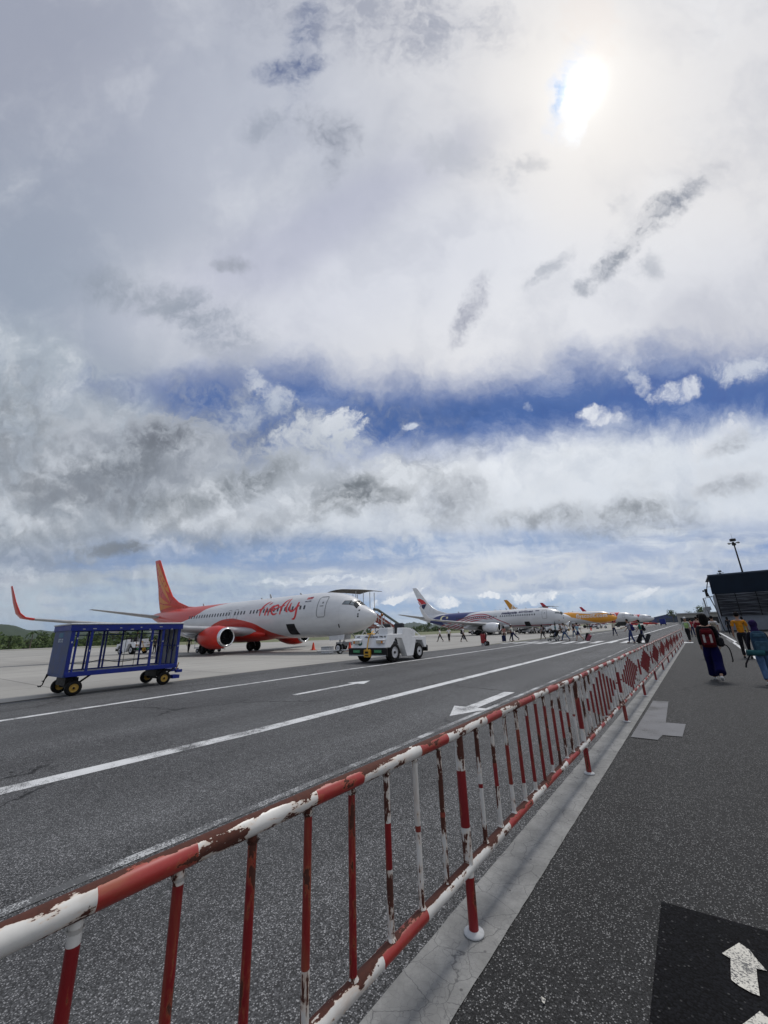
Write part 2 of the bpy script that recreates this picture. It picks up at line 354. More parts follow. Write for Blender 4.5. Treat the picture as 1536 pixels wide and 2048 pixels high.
def apron_mat():
    m, n, b = mk('apron concrete')
    co = n.new('ShaderNodeTexCoord').outputs['Object']
    c = n.mix(n.step(n.noise(co, .12, 6, .6), .3, .7), (.27, .262, .245), (.35, .34, .315))
    c = n.mix(n.math('MULTIPLY', n.step(n.noise(n.mapping(co, sc=(.6, .05, 1)), 1.0, 6, .6), .5, .75), .45), c, (.2, .198, .19))
    c = n.mix(n.math('MULTIPLY', n.step(n.noise(n.mapping(co, sc=(.05, .6, 1)), .6, 5, .6), .52, .7), .35), c, (.19, .187, .18))
    c = n.mix(n.math('MULTIPLY', n.step(n.noise(co, 6, 6, .75), .4, .7), .22), c, (.42, .41, .39))
    br = n.new('ShaderNodeTexBrick'); n.set(br.inputs['Vector'], n.mapping(co, (2.3, 1.1, 0)))
    br.offset = 0; br.inputs['Scale'].default_value = 1; br.inputs['Mortar Size'].default_value = .035
    br.inputs['Brick Width'].default_value = 6; br.inputs['Row Height'].default_value = 6
    br.inputs['Color1'].default_value = (1, 1, 1, 1); br.inputs['Color2'].default_value = (.88, .88, .88, 1); br.inputs['Mortar'].default_value = (.35, .35, .35, 1)
    c = n.mix(.8, c, br.outputs['Color'], 'MULTIPLY')
    n.set(b.inputs['Base Color'], c); b.inputs['Roughness'].default_value = .8
    b.inputs['Specular IOR Level'].default_value = .3
    return m

def road_paint(name, col, wear, under=(.075, .077, .08), edge=26):
    m, n, b = mk(name)
    co = n.new('ShaderNodeTexCoord').outputs['Object']
    c = n.mix(n.step(n.noise(co, 5, 6, .6), .3, .7), tuple(x * .85 for x in col), col)
    wr = n.noise(co, 90, 3, .6); lf = n.noise(co, 1.3, 5, .65)
    t = n.step(n.math('MULTIPLY_ADD', lf, 1.0, n.math('MULTIPLY', wr, .8)), 1.12 - wear * .4, 1.0 - wear * .4 + .0)
    c = n.mix(n.math('SUBTRACT', 1, t), c, under)
    n.set(b.inputs['Base Color'], c); b.inputs['Roughness'].default_value = .75
    return m

def rusty(name, col, amount, vertical=True, top=0.0):
    """old gloss paint flaking to brown rust; streaks follow the tube"""
    m, n, b = mk(name)
    co = n.new('ShaderNodeTexCoord').outputs['Object']
    st = n.mapping(co, sc=(1, 1, .16) if vertical else (1, .3, 1))
    a = n.noise(st, 24, 9, .68, .3); a2 = n.noise(co, 5.1, 5, .65)
    f = n.math('MULTIPLY_ADD', a2, .8, n.math('MULTIPLY', a, 1.0))
    geo = n.new('ShaderNodeNewGeometry'); nz = n.sep(geo.outputs['Normal'])[2]
    if top:
        f = n.math('MULTIPLY_ADD', n.step(nz, .72, .98), top, f)
    t = 1.02 - amount * .25
    rust = n.step(f, t, t + .012); halo = n.step(f, t - .07, t + .02)
    base = n.mix(n.step(n.noise(co, 7, 5, .6), .3, .7), tuple(x * .82 for x in col), col)
    base = n.mix(n.math('MULTIPLY', n.step(n.noise(st, 9, 5, .7), .5, .75), .38), base, (.33, .17, .07))
    base = n.mix(n.math('MULTIPLY', halo, .45), base, (.36, .13, .05) if col[1] < .3 else (.62, .42, .27))
    rc = n.mix(n.noise(co, 60, 5, .7), (.028, .010, .007), (.115, .032, .018))
    c = n.mix(rust, base, rc)
    chips = n.step(n.noise(n.mapping(co, sc=(1, 1, .5)), 46, 4, .6), .70, .715)
    c = n.mix(chips, c, (.03, .015, .012))
    n.set(b.inputs['Base Color'], c)
    n.set(b.inputs['Roughness'], n.mix(rust, (.42,) * 3, (.9,) * 3))
    bp = n.new('ShaderNodeBump'); bp.inputs['Strength'].default_value = .5; bp.inputs['Distance'].default_value = .0015
    n.set(bp.inputs['Height'], n.math('SUBTRACT', 1, n.math('MAXIMUM', rust, chips))); n.l.new(bp.outputs[0], b.inputs['Normal'])
    return m

# ------------------------------------------------------------------ mesh builder
class MB:
    def __init__(s): s.v = []; s.f = []; s.m = []; s.sm = []
    def add(s, vs, fs, mi=0, smooth=False, M=None):
        o = len(s.v)
        s.v += [tuple(M @ Vector(p)) if M else tuple(p) for p in vs]
        s.f += [tuple(i + o for i in f) for f in fs]; s.m += [mi] * len(fs); s.sm += [smooth] * len(fs)
        return s
    def box(s, x0, x1, y0, y1, z0, z1, mi=0, M=None):
        v = [(x, y, z) for z in (z0, z1) for y in (y0, y1) for x in (x0, x1)]
        return s.add(v, [(0, 2, 3, 1), (4, 5, 7, 6), (0, 1, 5, 4), (2, 6, 7, 3), (0, 4, 6, 2), (1, 3, 7, 5)], mi, False, M)
    def cbox(s, c, d, mi=0, M=None, bev=0):
        x, y, z = c; a, b, e = (q / 2 for q in d)
        if not bev: return s.box(x - a, x + a, y - b, y + b, z - e, z + e, mi, M)
        pr = [(-a + bev, -b), (a - bev, -b), (a, -b + bev), (a, b - bev), (a - bev, b), (-a + bev, b), (-a, b - bev), (-a, -b + bev)]
        rings = [(z - e, bev), (z - e + bev, 0), (z + e - bev, 0), (z + e, bev)]
        vs = []
        for zz, i in rings:
            for px, py in pr:
                vs.append((x + px * (1 - i / a), y + py * (1 - i / b), zz))
        fs = [(k * 8 + j, k * 8 + (j + 1) % 8, (k + 1) * 8 + (j + 1) % 8, (k + 1) * 8 + j) for k in range(3) for j in range(8)]
        fs += [tuple(range(7, -1, -1)), tuple(range(24, 32))]
        return s.add(vs, fs, mi, False, M)
    def tube(s, p, q, r, r2=None, n=10, mi=0, cap=True, M=None, smooth=True):
        return s.path([p, q], [r, r if r2 is None else r2], n, mi, cap, M, smooth)
    def path(s, pts, rs, n=10, mi=0, cap=True, M=None, smooth=True, closed=False):
        pts = [Vector(p) for p in pts]
        if not isinstance(rs, (list, tuple)): rs = [rs] * len(pts)
        vs = []; prev = None
        for i, p in enumerate(pts):
            a = pts[max(0, i - 1)]; b = pts[min(len(pts) - 1, i + 1)]
            t = (b - a).normalized()
            if prev is None:
                x = t.orthogonal().normalized()
            else: x = (prev - t * prev.dot(t)).normalized()
            prev = x; y = t.cross(x)
            for k in range(n):
                an = 2 * math.pi * k / n
                vs.append(p + (x * math.cos(an) + y * math.sin(an)) * rs[i])
        fs = [(i * n + k, i * n + (k + 1) % n, (i + 1) * n + (k + 1) % n, (i + 1) * n + k) for i in range(len(pts) - 1) for k in range(n)]
        s.add(vs, fs, mi, smooth, M)
        if cap:
            m = (len(pts) - 1) * n
            s.add([vs[k] for k in range(n)], [tuple(range(n - 1, -1, -1))], mi, False, M)
            s.add([vs[m + k] for k in range(n)], [tuple(range(n))], mi, False, M)
        return s
    def lathe(s, prof, axis='Z', n=20, mi=0, M=None, c=(0, 0, 0), smooth=True, caps=False):
        """prof: list of (radius, height)"""
        vs = []
        for r, h in prof:
            for k in range(n):
                a = 2 * math.pi * k / n; x, y = r * math.cos(a), r * math.sin(a)
                p = (x, y, h) if axis == 'Z' else ((h, x, y) if axis == 'X' else (y, h, x))
                vs.append((p[0] + c[0], p[1] + c[1], p[2] + c[2]))
        fs = [(i * n + k, i * n + (k + 1) % n, (i + 1) * n + (k + 1) % n, (i + 1) * n + k) for i in range(len(prof) - 1) for k in range(n)]
        if caps: fs += [tuple(range(n - 1, -1, -1)), tuple((len(prof) - 1) * n + k for k in range(n))]
        return s.add(vs, fs, mi, smooth, M)
    def prism(s, poly, a, b, plane='XZ', mi=0, M=None):
        """extrude a 2-D outline from a to b along the missing axis"""
        def P(p, t): return (p[0], t, p[1]) if plane == 'XZ' else ((t, p[0], p[1]) if plane == 'YZ' else (p[0], p[1], t))
        n = len(poly)
        vs = [P(p, a) for p in poly] + [P(p, b) for p in poly]
        fs = [(i, (i + 1) % n, n + (i + 1) % n, n + i) for i in range(n)] + [tuple(range(n - 1, -1, -1)), tuple(range(n, 2 * n))]
        return s.add(vs, fs, mi, False, M)
    def grid(s, rows, mi=0, smooth=True, closed=False, M=None):
        n = len(rows[0]); vs = [p for r in rows for p in r]
        fs = [(i * n + k, i * n + (k + 1) % n, (i + 1) * n + (k + 1) % n, (i + 1) * n + k) for i in range(len(rows) - 1) for k in range(n if closed else n - 1)]
        return s.add(vs, fs, mi, smooth, M)
    def mesh(s, name, mats):
        me = bpy.data.meshes.new(name); me.from_pydata(s.v, [], s.f)
        if not isinstance(mats, (list, tuple)): mats = [mats]
        for m in mats: me.materials.append(m)
        me.polygons.foreach_set('material_index', s.m); me.polygons.foreach_set('use_smooth', s.sm)
        bm = bmesh.new(); bm.from_mesh(me); bmesh.ops.recalc_face_normals(bm, faces=bm.faces); bm.to_mesh(me); bm.free()
        me.update(); return me
    def build(s, name, mats, parent=None, **kw):
        o = bpy.data.objects.new(name, s.mesh(name, mats)); COL.objects.link(o)
        if parent: o.parent = parent
        for k, q in kw.items(): o[k] = q
        return o
def tag(o, label=None, cat=None, group=None, kind=None):
    if label: o['label'] = label
    if cat: o['category'] = cat
    if group: o['group'] = group
    if kind: o['kind'] = kind
    return o
def empty(name, loc, rz=0, label=None, cat=None, group=None):
    o = bpy.data.objects.new(name, None); COL.objects.link(o); o.location = loc; o.rotation_euler = (0, 0, rz)
    o.empty_display_size = .3
    return tag(o, label, cat, group)
def copy_tree(o, parent=None):
    c = o.copy(); COL.objects.link(c)
    if parent: c.parent = parent
    for ch in list(o.children): copy_tree(ch, c)
    return c
def subd(o, lv=1):
    m = o.modifiers.new('s', 'SUBSURF'); m.levels = m.render_levels = lv; return o
def bevel(o, w=.01, seg=2):
    m = o.modifiers.new('b', 'BEVEL'); m.width = w; m.segments = seg; m.limit_method = 'ANGLE'; return o

M_WHITE = mat('white paint', (.70, .71, .72), .38, dirt=.25, sc=3)
M_BLACK = mat('black rubber', (.006, .006, .0065), .8, sc=20, spec=.2)
M_DARK = mat('dark metal', (.009, .009, .010), .6, sc=9, spec=.25)
M_STEEL = mat('bare steel', (.45, .45, .46), .35, .9)
M_YEL = mat('yellow paint', (.55, .30, .02), .5, dirt=.4, sc=9)
M_GLASS = mat('dark glass', (.02, .025, .03), .08, sc=2)
M_ORANGE = mat('cone orange', (.75, .06, .02), .5)
M_LINE = mat('panel line', (.12, .13, .14), .6)
M_LG = mat('light grey', (.42, .43, .44), .5, dirt=.3)

#================================================================== SETTING
def sheet(name, poly, z, m, thick=0):
    b = MB()
    b.add([(x, y, z) for x, y in poly], [tuple(range(len(poly)))])
    o = b.build(name, m); o['kind'] = 'structure'; return o
grassm, n, b = mk('field grass')
co = n.new('ShaderNodeTexCoord').outputs['Object']
c = n.mix(n.step(n.noise(co, .05, 7, .65), .35, .65), (.085, .105, .04), (.17, .165, .085))
c = n.mix(n.math('MULTIPLY', n.step(n.noise(n.mapping(co, sc=(.6, .1, 1)), .5, 6, .7), .45, .65), .5), c, (.06, .085, .03))
n.set(b.inputs['Base Color'], c); b.inputs['Roughness'].default_value = .95
GX = 4500
sheet('ground', [(-GX, -GX), (GX, -GX), (GX, GX), (-GX, GX)], -.03, grassm)
M_APRON = apron_mat()
sheet('apron', [(-16.3, -60), (-15.6, 700), (-74, 700), (-74, 122), (-75, 76), (-84, 66), (-100, 60), (-130, 50), (-165, 34), (-172, 20), (-190, -60)], -.004, M_APRON)
# parallel taxiway strip far to the left
sheet('taxiway', [(-178, -80), (-178, 36), (-168, 44), (-172, 60), (-215, 60), (-215, -80)], -.012, M_APRON)
M_ROAD = asphalt('road asphalt', (.019, .0195, .021), (.104, .106, .111), (.32, .32, .33), 125, .68, .18)
M_WALK = asphalt('walkway asphalt', (.004, .0042, .005), (.034, .0345, .036), (.21, .21, .21), 118, .72, .14, .6, (.045, .045, .045))
sheet('service_road', [(-15.75, -60), (-16.0, 3), (-16.65, 12), (-16.4, 26), (-15.4, 43), (-14.6, 700), (9, 700), (6, -60)], 0, M_ROAD)
kx = lambda y, o=0: -1.28 + .0145 * y + o
sheet('walkway', [(kx(-20, .09), -20), (kx(38, .09), 38), (kx(200, .09), 200), (30, 200), (30, -20)], .004, M_WALK)
KERB = concrete_kerb()
b = MB(); rows = []
rnd = random.Random(3)
for i in range(0, 560):
    y = -6 + i * .08
    j1 = rnd.uniform(-.0022, .0022); j2 = rnd.uniform(-.0022, .0022)
    rows.append([(kx(y, -.19 + j1), y, .009), (kx(y, .118 + j2), y, .009)])
b.grid(rows, smooth=False); b.build('kerb', KERB, kind='structure')
PAINT = road_paint('lane paint', (.62, .63, .64), .12)
PAINTW = road_paint('worn lane paint', (.52, .53, .54), .75)
GREYP = road_paint('faded grey paint', (.135, .138, .15), .12, (.05, .05, .052))
YELP = road_paint('yellow line paint', (.42, .28, .08), .8, (.28, .27, .25))
def marking(name, poly, z, m):
    b = MB(); b.add([(x, y, z) for x, y in poly], [tuple(range(len(poly)))]); return b.build(name, m, kind='structure')
def strip(name, pts, w, z, m):
    b = MB(); rows = []
    for x, y in pts: rows.append([(x - w / 2, y, z), (x + w / 2, y, z)])
    b.grid(rows, smooth=False); return b.build(name, m, kind='structure')
strip('lane_line', [(-12.3, -30), (-12.38, 2.3), (-12.6, 7), (-12.62, 14), (-12.4, 20), (-12.35, 36), (-12.2, 300)], .22, .004, PAINT)
strip('lane_line', [(-6.9, -30), (-6.56, 1.4), (-6.36, 4.5), (-6.22, 20), (-6.2, 34), (-5.4, 60), (-4.8, 300)], .30, .004, PAINT)
strip('lane_line', [(-3.85, -20), (-3.72, .9), (-3.68, 3), (-3.55, 15), (-3.55, 36)], .10, .004, road_paint('half worn line paint', (.5, .51, .52), .55))
strip('apron_edge_line', [(-15.95, -30), (-16.15, 3), (-16.8, 12), (-16.55, 26), (-15.55, 43), (-14.8, 300)], .12, .004, YELP)
def arrow(cx, y0, y1, w, hw, hl, up=True):
    a = [(-w, y0), (w, y0), (w, y1 - hl), (hw, y1 - hl), (0, y1), (-hw, y1 - hl), (-w, y1 - hl)]
    if not up: a = [(x, y0 + y1 - y) for x, y in a]
    return [(cx + x, y) for x, y in a]
marking('lane_arrow', arrow(-9.0, 7.65, 10.9, .10, .36, .75), .004, PAINT)
marking('lane_arrow', arrow(-3.98, 7.15, 10.3, .13, .40, .95, False), .0045, PAINT)
for x in (-11.6, -10.4, -9.25, -8.1, -7.0, -5.85, -4.7, -3.55):
    marking('crosswalk_bar', [(x - .28, 37.9), (x + .28, 37.9), (x + .28, 42.4), (x - .28, 42.4)], .008, PAINT)
for x in (-15.4, -14.2, -13.1):
    marking('crosswalk_bar', [(x - .28, 39.5), (x + .28, 39.5), (x + .28, 43.2), (x - .28, 43.2)], .004, PAINT)
strip('walkway_line', [(1.55, 10), (1.75, 20), (1.85, 27.5), (2.0, 37), (2.2, 38), (2.42, 63)], .15, .008, PAINT)
strip('walkway_line', [(1.92, 36.6), (2.05, 44)], .2, .0125, PAINTW)
marking('painted_patch', [(-.70, 10.3), (-.96, 10.3), (-1.02, 7.02), (-.70, 7.02), (-.66, 7.33), (-.43, 7.36), (-.40, 8.23), (-.66, 8.22)], .0125, GREYP)
marking('stop_bar', [(-.75, 36.5), (-.2, 36.5), (-.2, 38), (-.75, 38)], .0125, PAINT)
DARKP = asphalt('fresh black patch', (.003, .0032, .0042), (.009, .0095, .012), (.06, .06, .06), 85, .93, .03, .3, (.012, .0135, .017), .08)
marking('tar_patch', [(-.475, 3.19), (-.47, 1.7), (.8, 1.7), (.8, 3.3), (-.02, 3.22)], .008, DARKP)
AW = road_paint('white arrow paint', (.60, .58, .52), .22, (.10, .10, .10))
marking('walk_arrow', [(-.142, 3.03), (-.178, 2.965), (-.215, 2.9), (-.183, 2.883), (-.188, 2.80), (-.19, 2.735), (-.165, 2.715), (-.125, 2.70), (-.098, 2.70), (-.096, 2.79), (-.092, 2.875), (-.055, 2.885), (-.08, 2.935), (-.105, 3.0)], .0125, AW)
marking('walk_arrow', [(x + .035, y - .42) for x, y in [(-.142, 3.03), (-.178, 2.965), (-.215, 2.9), (-.183, 2.883), (-.188, 2.80), (-.19, 2.735), (-.165, 2.715), (-.125, 2.70), (-.098, 2.70), (-.096, 2.79), (-.092, 2.875), (-.055, 2.885), (-.08, 2.935), (-.105, 3.0)]], .0125, AW)
marking('paint_fleck', [(-.862, 2.175), (-.842, 2.17), (-.84, 2.145), (-.852, 2.15)], .0125, AW)
marking('lane_arrow', [(-11.4, 52), (-11.1, 52), (-11.1, 56), (-11.4, 56)], .004, PAINTW)
strip('lane_line', [(-9.2, 52), (-8.9, 120)], .15, .004, PAINTW)

# hills and the wood behind the airfield
HILL, n, b = mk('hill forest')
co = n.new('ShaderNodeTexCoord').outputs['Object']
c = n.mix(n.noise(co, .02, 8, .7), (.010, .024, .014), (.040, .062, .032))
n.set(b.inputs['Base Color'], c); b.inputs['Roughness'].default_value = 1
from mathutils import noise as mn
def hills(name, az0, az1, dist, prof, depth=500, seed=0):
    b = MB(); rows = []; K = 420
    for j in range(17):
        f = j / 16; row = []
        for i in range(K + 1):
            t = i / K; az = R(az0 + (az1 - az0) * t)
            d = dist + depth * f
            # elevation profile
            x = t * (len(prof) - 1); k = min(int(x), len(prof) - 2); fr = x - k
            fr = fr * fr * (3 - 2 * fr)
            e = prof[k] * (1 - fr) + prof[k + 1] * fr
            h = math.tan(R(e)) * (dist + depth * .5) * math.sin(math.pi * min(1, f * 1.0)) ** .7
            px, py = d * math.sin(az), d * math.cos(az)
            h += h * .10 * mn.fractal(Vector((px * .006 + seed, py * .006, 0)), 1, 2, 5) * 1.5 + mn.noise(Vector((px * .03, py * .03, seed))) * dist * .0030 + mn.noise(Vector((px * .09, py * .09, seed))) * dist * .0022
            if j in (0, 16): h = -2
            row.append((px, py, max(h, -2)))
        rows.append(row)
    b.grid(rows); return b.build(name, HILL, kind='structure')
hills('hill', -88, -66, 900, [2.3, 2.5, 2.4, 2.2, 1.5, 1.3, 1.6, 1.8, 1.6, .9], 500, 1)
hills('hill', -75, -48, 2400, [.5, .9, 1.3, 1.5, 1.0, 1.2, .9, .7, .5], 900, 5)
hills('hill', -40, -24, 3000, [.2, .35, .9, 1.05, .75, .6, .3, .2], 900, 9)

# ------------------------------------------------------------------ trees
LEAF, n, b = mk('leaf green')
oi = n.new('ShaderNodeObjectInfo'); co = n.new('ShaderNodeTexCoord').outputs['Object']
f = n.noise(co, .8, 5, .6)
c = n.mix(n.step(f, .3, .7), (.018, .042, .014), (.06, .105, .028))
c = n.mix(oi.outputs['Random'], c, n.mix(n.step(f, .3, .7), (.035, .06, .015), (.09, .12, .035)))
n.set(b.inputs['Base Color'], c); b.inputs['Roughness'].default_value = .7
b.inputs['Specular IOR Level'].default_value = .2
BARK = mat('bark', (.10, .08, .06), .9, sc=3)
def tree_proto(name, h, r, seed, n=420, palm=False):
    rd = random.Random(seed)
    t = empty(name, (0, 0, 0))
    b = MB()
    b.path([(0, 0, 0), (.1, .05, h * .3), (-.1, .1, h * .6)], [.25, .18, .09], 7)
    cr = MB()
    if palm:
        b.path([(-.1, .1, h * .6), (.05, 0, h * .93)], [.15, .11], 7)
        for k in range(16):
            a = k * 2.4; el = rd.uniform(-.3, .9); L = rd.uniform(.8, 1) * r
            pr = None
            for q in range(6):
                s0, s1 = q / 6, (q + 1) / 6
                def pt(s): return Vector((math.cos(a) * L * s, math.sin(a) * L * s, h * .93 + L * (el * s - .9 * s * s)))
                sd_ = Vector((-math.sin(a), math.cos(a), -.3)) * .42 * (1 - .6 * s0)
                p0, p1 = pt(s0), pt(s1)
                cr.add([p0, p1, p1 + sd_, p0 + sd_ * .9], [(0, 1, 2, 3)]); sd2 = Vector((-sd_.x, -sd_.y, sd_.z))
                cr.add([p0, p1, p1 + sd2, p0 + sd2 * .9], [(0, 1, 2, 3)])
    else:
        lobes = []
        for k in range(9):
            a = rd.uniform(0, 6.28); q = rd.uniform(.15, .75) * r
            c = Vector((math.cos(a) * q, math.sin(a) * q, h * rd.uniform(.42, .86)))
            lobes.append((c, r * rd.uniform(.3, .55)))
            b.path([(-.05, .05, h * rd.uniform(.3, .5)), c * .5 + Vector((0, 0, h * .25)), c], [.1, .07, .03], 5)
        for k in range(n):
            c, rr = lobes[rd.randrange(len(lobes))]
            dv = Vector((rd.gauss(0, 1), rd.gauss(0, 1), rd.gauss(0, 1))).normalized()
            p = c + dv * rr * rd.uniform(.55, 1.08)
            if p.z < h * .16: continue
            s = rd.uniform(.18, .42) * (h / 8) ** .5
            nrm = (dv + Vector((rd.uniform(-.7, .7), rd.uniform(-.7, .7), rd.uniform(-.3, .9)))).normalized()
            x = nrm.orthogonal().normalized(); y = nrm.cross(x)
            K = 5; ring = [p + (x * math.cos(6.283 * j / K + k) + y * math.sin(6.283 * j / K + k)) * s * rd.uniform(.6, 1.2) for j in range(K)]
            cr.add(ring, [tuple(range(K))])
    b.build('trunk', BARK, t); cr.build('crown', LEAF, t)
    return t
protos = [tree_proto('tree', 9, 4.6, 1), tree_proto('tree', 7, 4.2, 2), tree_proto('tree', 11, 4.4, 3), tree_proto('palm_tree', 8, 3, 4, palm=True)]
used = [False] * 4
rd = random.Random(11)
def polar(azd, d): return d * math.sin(R(azd)), d * math.cos(R(azd))
TN = 0
def plant(x, y, k, sc, label, group):
    global TN
    o = protos[k] if not used[k] else copy_tree(protos[k]); used[k] = True
    o.location = (x, y, 0); o.rotation_euler = (0, 0, rd.uniform(0, 6.28)); o.scale = (sc, sc, sc * rd.uniform(.85, 1.1))
    tag(o, label, 'tree', group); TN += 1
az = -84.5
while az < -27:
    # treeline sits ~230 m out on the left and recedes towards the centre of the view
    d = 232 if az < -70 else (232 + (az + 70) * 4.5 if az < -48 else 330 + (az + 48) * 3)
    k = rd.choice([0, 0, 1, 1, 2])
    s = rd.uniform(.5, .85)
    x, y = polar(az, d + rd.uniform(-9, 16))
    plant(x, y, k, s, 'broad leafy tree in the dark green treeline beyond the apron', 'trees of the treeline beyond the apron')
    az += rd.uniform(.9, 1.5) if az < -70 else rd.uniform(.8, 1.4)
for azp, dd, s in ((-78.3, 216, .95), (-68.5, 225, .9), (-66.5, 232, 1.0), (-70.2, 228, .85)):
    x, y = polar(azp, dd)
    plant(x, y, 3, s, 'palm tree standing out above the green treeline at the left' if azp == -78.3 else 'palm tree in the treeline seen through the blue baggage cart', None if azp == -78.3 else 'palms seen through the baggage cart')
    protos[3].get('group')
for azp, dd, s, k in ((-1.6, 420, 1.0, 2), (-.2, 380, .9, 0), (.6, 330, .9, 1), (1.3, 360, .9, 0), (-5.4, 520, 1.0, 0), (-6.2, 540, .9, 1), (.9, 250, .8, 2)):
    x, y = polar(azp, dd)
    plant(x, y, k, s, 'distant dark tree near the blue hangar at the road end', 'distant trees at the road end')
b = MB()
rd2 = random.Random(5)
for k in range(9000):
    a = rd2.uniform(-90, -25)
    d = (222 if a < -70 else (222 + (a + 70) * 4.5 if a < -48 else 320 + (a + 48) * 3)) + rd2.uniform(-3, 30)
    hh = rd2.uniform(0, 1) ** 1.3 * (4.2 + 1.6 * math.sin(a * 1.7) + 1.2 * math.sin(a * 4.1))
    x, y = polar(a, d); s = rd2.uniform(.4, 1.0)
    nrm = Vector((rd2.uniform(-1, 1) + .5, rd2.uniform(-1, 1), rd2.uniform(-.2, 1))).normalized()
    X = nrm.orthogonal().normalized(); Y = nrm.cross(X)
    b.add([Vector((x, y, hh)) + (X * math.cos(j * 1.2566 + k) + Y * math.sin(j * 1.2566 + k)) * s * rd2.uniform(.6, 1.2) for j in range(5)], [(0, 1, 2, 3, 4)])
o = b.build('undergrowth', LEAF, kind='stuff', label='dense dark green scrub below the treeline beyond the apron', category='scrub')

#================================================================== BARRIER RAILING
RW = rusty('white flaking paint', (.66, .65, .62), .38)
RR = rusty('red flaking paint', (.215, .009, .012), .05)
RWT = rusty('white flaking rail paint', (.68, .67, .64), .20, False, .24)
RRT = rusty('red flaking rail paint', (.33, .030, .026), .08, False, .22)
rail = empty('railing', (0, 0, 0), 0, 'long red and white painted steel railing with peeling rusty paint beside the walkway', 'railing')
rx = lambda y: -1.295 + .0145 * y
RWF = rusty('white paint far bays', (.66, .65, .62), .02)
RRF = rusty('red paint far bays', (.20, .008, .011), -.2)
ZB, ZT = .305, .972
zdrift = lambda y: -.0012 * max(0, y - 2)
def rail_mesh(name, z, r, cuts, y0, y1):
    """cuts: sorted y values where the colour flips, starting white"""
    b = MB(); c = 0; ys = [y0] + [q for q in cuts if y0 < q < y1] + [y1]
    for i in range(len(ys) - 1):
        n = max(1, int((ys[i + 1] - ys[i]) / .3)); pts = []
        for k in range(n + 1):
            y = ys[i] + (ys[i + 1] - ys[i]) * k / n
            pts.append((rx(y), y, z + zdrift(y) + .004 * math.sin(y * 2.1)))
        b.path(pts, r, 18, mi=i % 2, cap=(i in (0, len(ys) - 2)))
    return b.build(name, [RWT, RRT], rail)
tc = [-2.1, -1.85, -1.3, -1.05, -.55, -.27, .489 - .27, .489 - .27 + .001, .489, .734, 1.191, 1.457, 1.907, 2.189, 2.715, 2.97, 3.337, 3.712]
tc = [-2.1, -1.85, -1.3, -1.05, -.45, -.2, .489, .734, 1.191, 1.457, 1.907, 2.189, 2.715, 2.97, 3.337, 3.712]
bc = [-1.9, -1.5, -1.1, -.7, -.3, .0, .5, .85, 1.56, 1.89, 2.91, 3.36, 3.69, 4.15, 4.38, 4.85]
y = 3.712; rr = random.Random(2)
y = 4.1
while y < 37: tc += [y, y + rr.uniform(.24, .34)]; y += rr.uniform(.62, .74)
y = 5.35
while y < 37: bc += [y, y + rr.uniform(.22, .38)]; y += rr.uniform(.58, .72)
rail_mesh('top_rail', ZT, .031, tc, -3.3, 36.4)
rail_mesh('bottom_rail', ZB, .030, bc, -3.3, 36.4)
posts = [2.35 + 2.832 * k for k in range(-2, 13)]
def vtube(parent, name, y, z0, z1, r, bands, kind=None):
    """bands: list of (z, colour) starting at z0"""
    b = MB()
    zs = [q[0] for q in bands] + [z1]
    for i in range(len(bands)):
        a, c = max(z0, zs[i]), min(z1, zs[i + 1])
        if c - a < 1e-4: continue
        b.path([(rx(y), y, a), (rx(y), y, c)], r, 14, mi=bands[i][1], cap=True)
    return b.build(name, [RWF, RRF] if y > 6.2 else [RW, RR], parent)
for k, y in enumerate(posts):
    if y < -.6: continue
    zz = zdrift(y)
    p = vtube(rail, 'post', y, .012, ZT - .01 + zz, .026, [(.012, 1), (.262, 0), (.49 if k == 2 else .45, 1), (.77, 0)])
    b = MB(); b.lathe([(0, .006), (.05, .006), (.054, .010), (.053, .017), (.036, .021), (.033, .026), (.0, .027)], n=20, c=(rx(y), y, 0.004))
    b.build('foot_flange', M_LG, p)
special = {(-1, 10): (.63, .655), (-1, 9): (.575, .745), (-1, 8): (.34, .925), (-1, 7): (.486, .925), (-1, 6): (.40, .93), (-1, 5): (.36, .915), (-1, 4): (.05, .90), (-1, 3): (.33, .80), (-1, 2): (.3, .9)}
cnt = 0; rest = MB()
for k in range(len(posts) - 1):
    for j in range(1, 12):
        y = posts[k] + 2.832 * j / 12
        if y < -.4: continue
        half = .056 * (min(j, 12 - j) - .8)
        lo, hi = .625 - half, .625 + half
        bay = k - 2
        if (bay, j - 0) in special: lo, hi = special[(bay, j)]
        if bay == 1: lo, hi = .625 - max(0, half) * 1.05, .625 + max(0, half) * 1.0
        zz = zdrift(y); z0, z1 = ZB + .02, ZT - .02 + zz
        lo = max(z0, lo); hi = min(z1, hi)
        r = .0135 if y > 1.8 else .0145
        bands = [(z0, 0), (lo, 1), (hi, 0)]
        if bay >= 10:
            continue
        cnt += 1
        if cnt <= 98:
            bo_ = vtube(rail, 'baluster', y, z0, z1, r, bands)
            if y < 9:
                b = MB(); b.path([(rx(y), y, z1 - .030), (rx(y), y, z1 - .018)], [r, r * 1.5], 10, cap=False); b.build('weld', [RW], bo_)
                b = MB(); b.path([(rx(y), y, z0 + .018), (rx(y), y, z0 + .006)], [r, r * 1.5], 10, cap=False); b.build('weld', [RW], bo_)
        else:
            zs = [z0, lo, hi, z1]
            for i in range(3):
                if zs[i + 1] > zs[i]: rest.path([(rx(y), y, zs[i]), (rx(y), y, zs[i + 1])], r, 8, mi=i % 2)
rest.build('balusters', [RWF, RRF], rail, kind='stuff')

#================================================================== AIRCRAFT
def interp(tab, x, c):
    if x <= tab[0][0]: return tab[0][c]
    for a, b_ in zip(tab, tab[1:]):
        if x <= b_[0]:
            t = (x - a[0]) / (b_[0] - a[0]); return a[c] * (1 - t) + b_[c] * t
    return tab[-1][c]
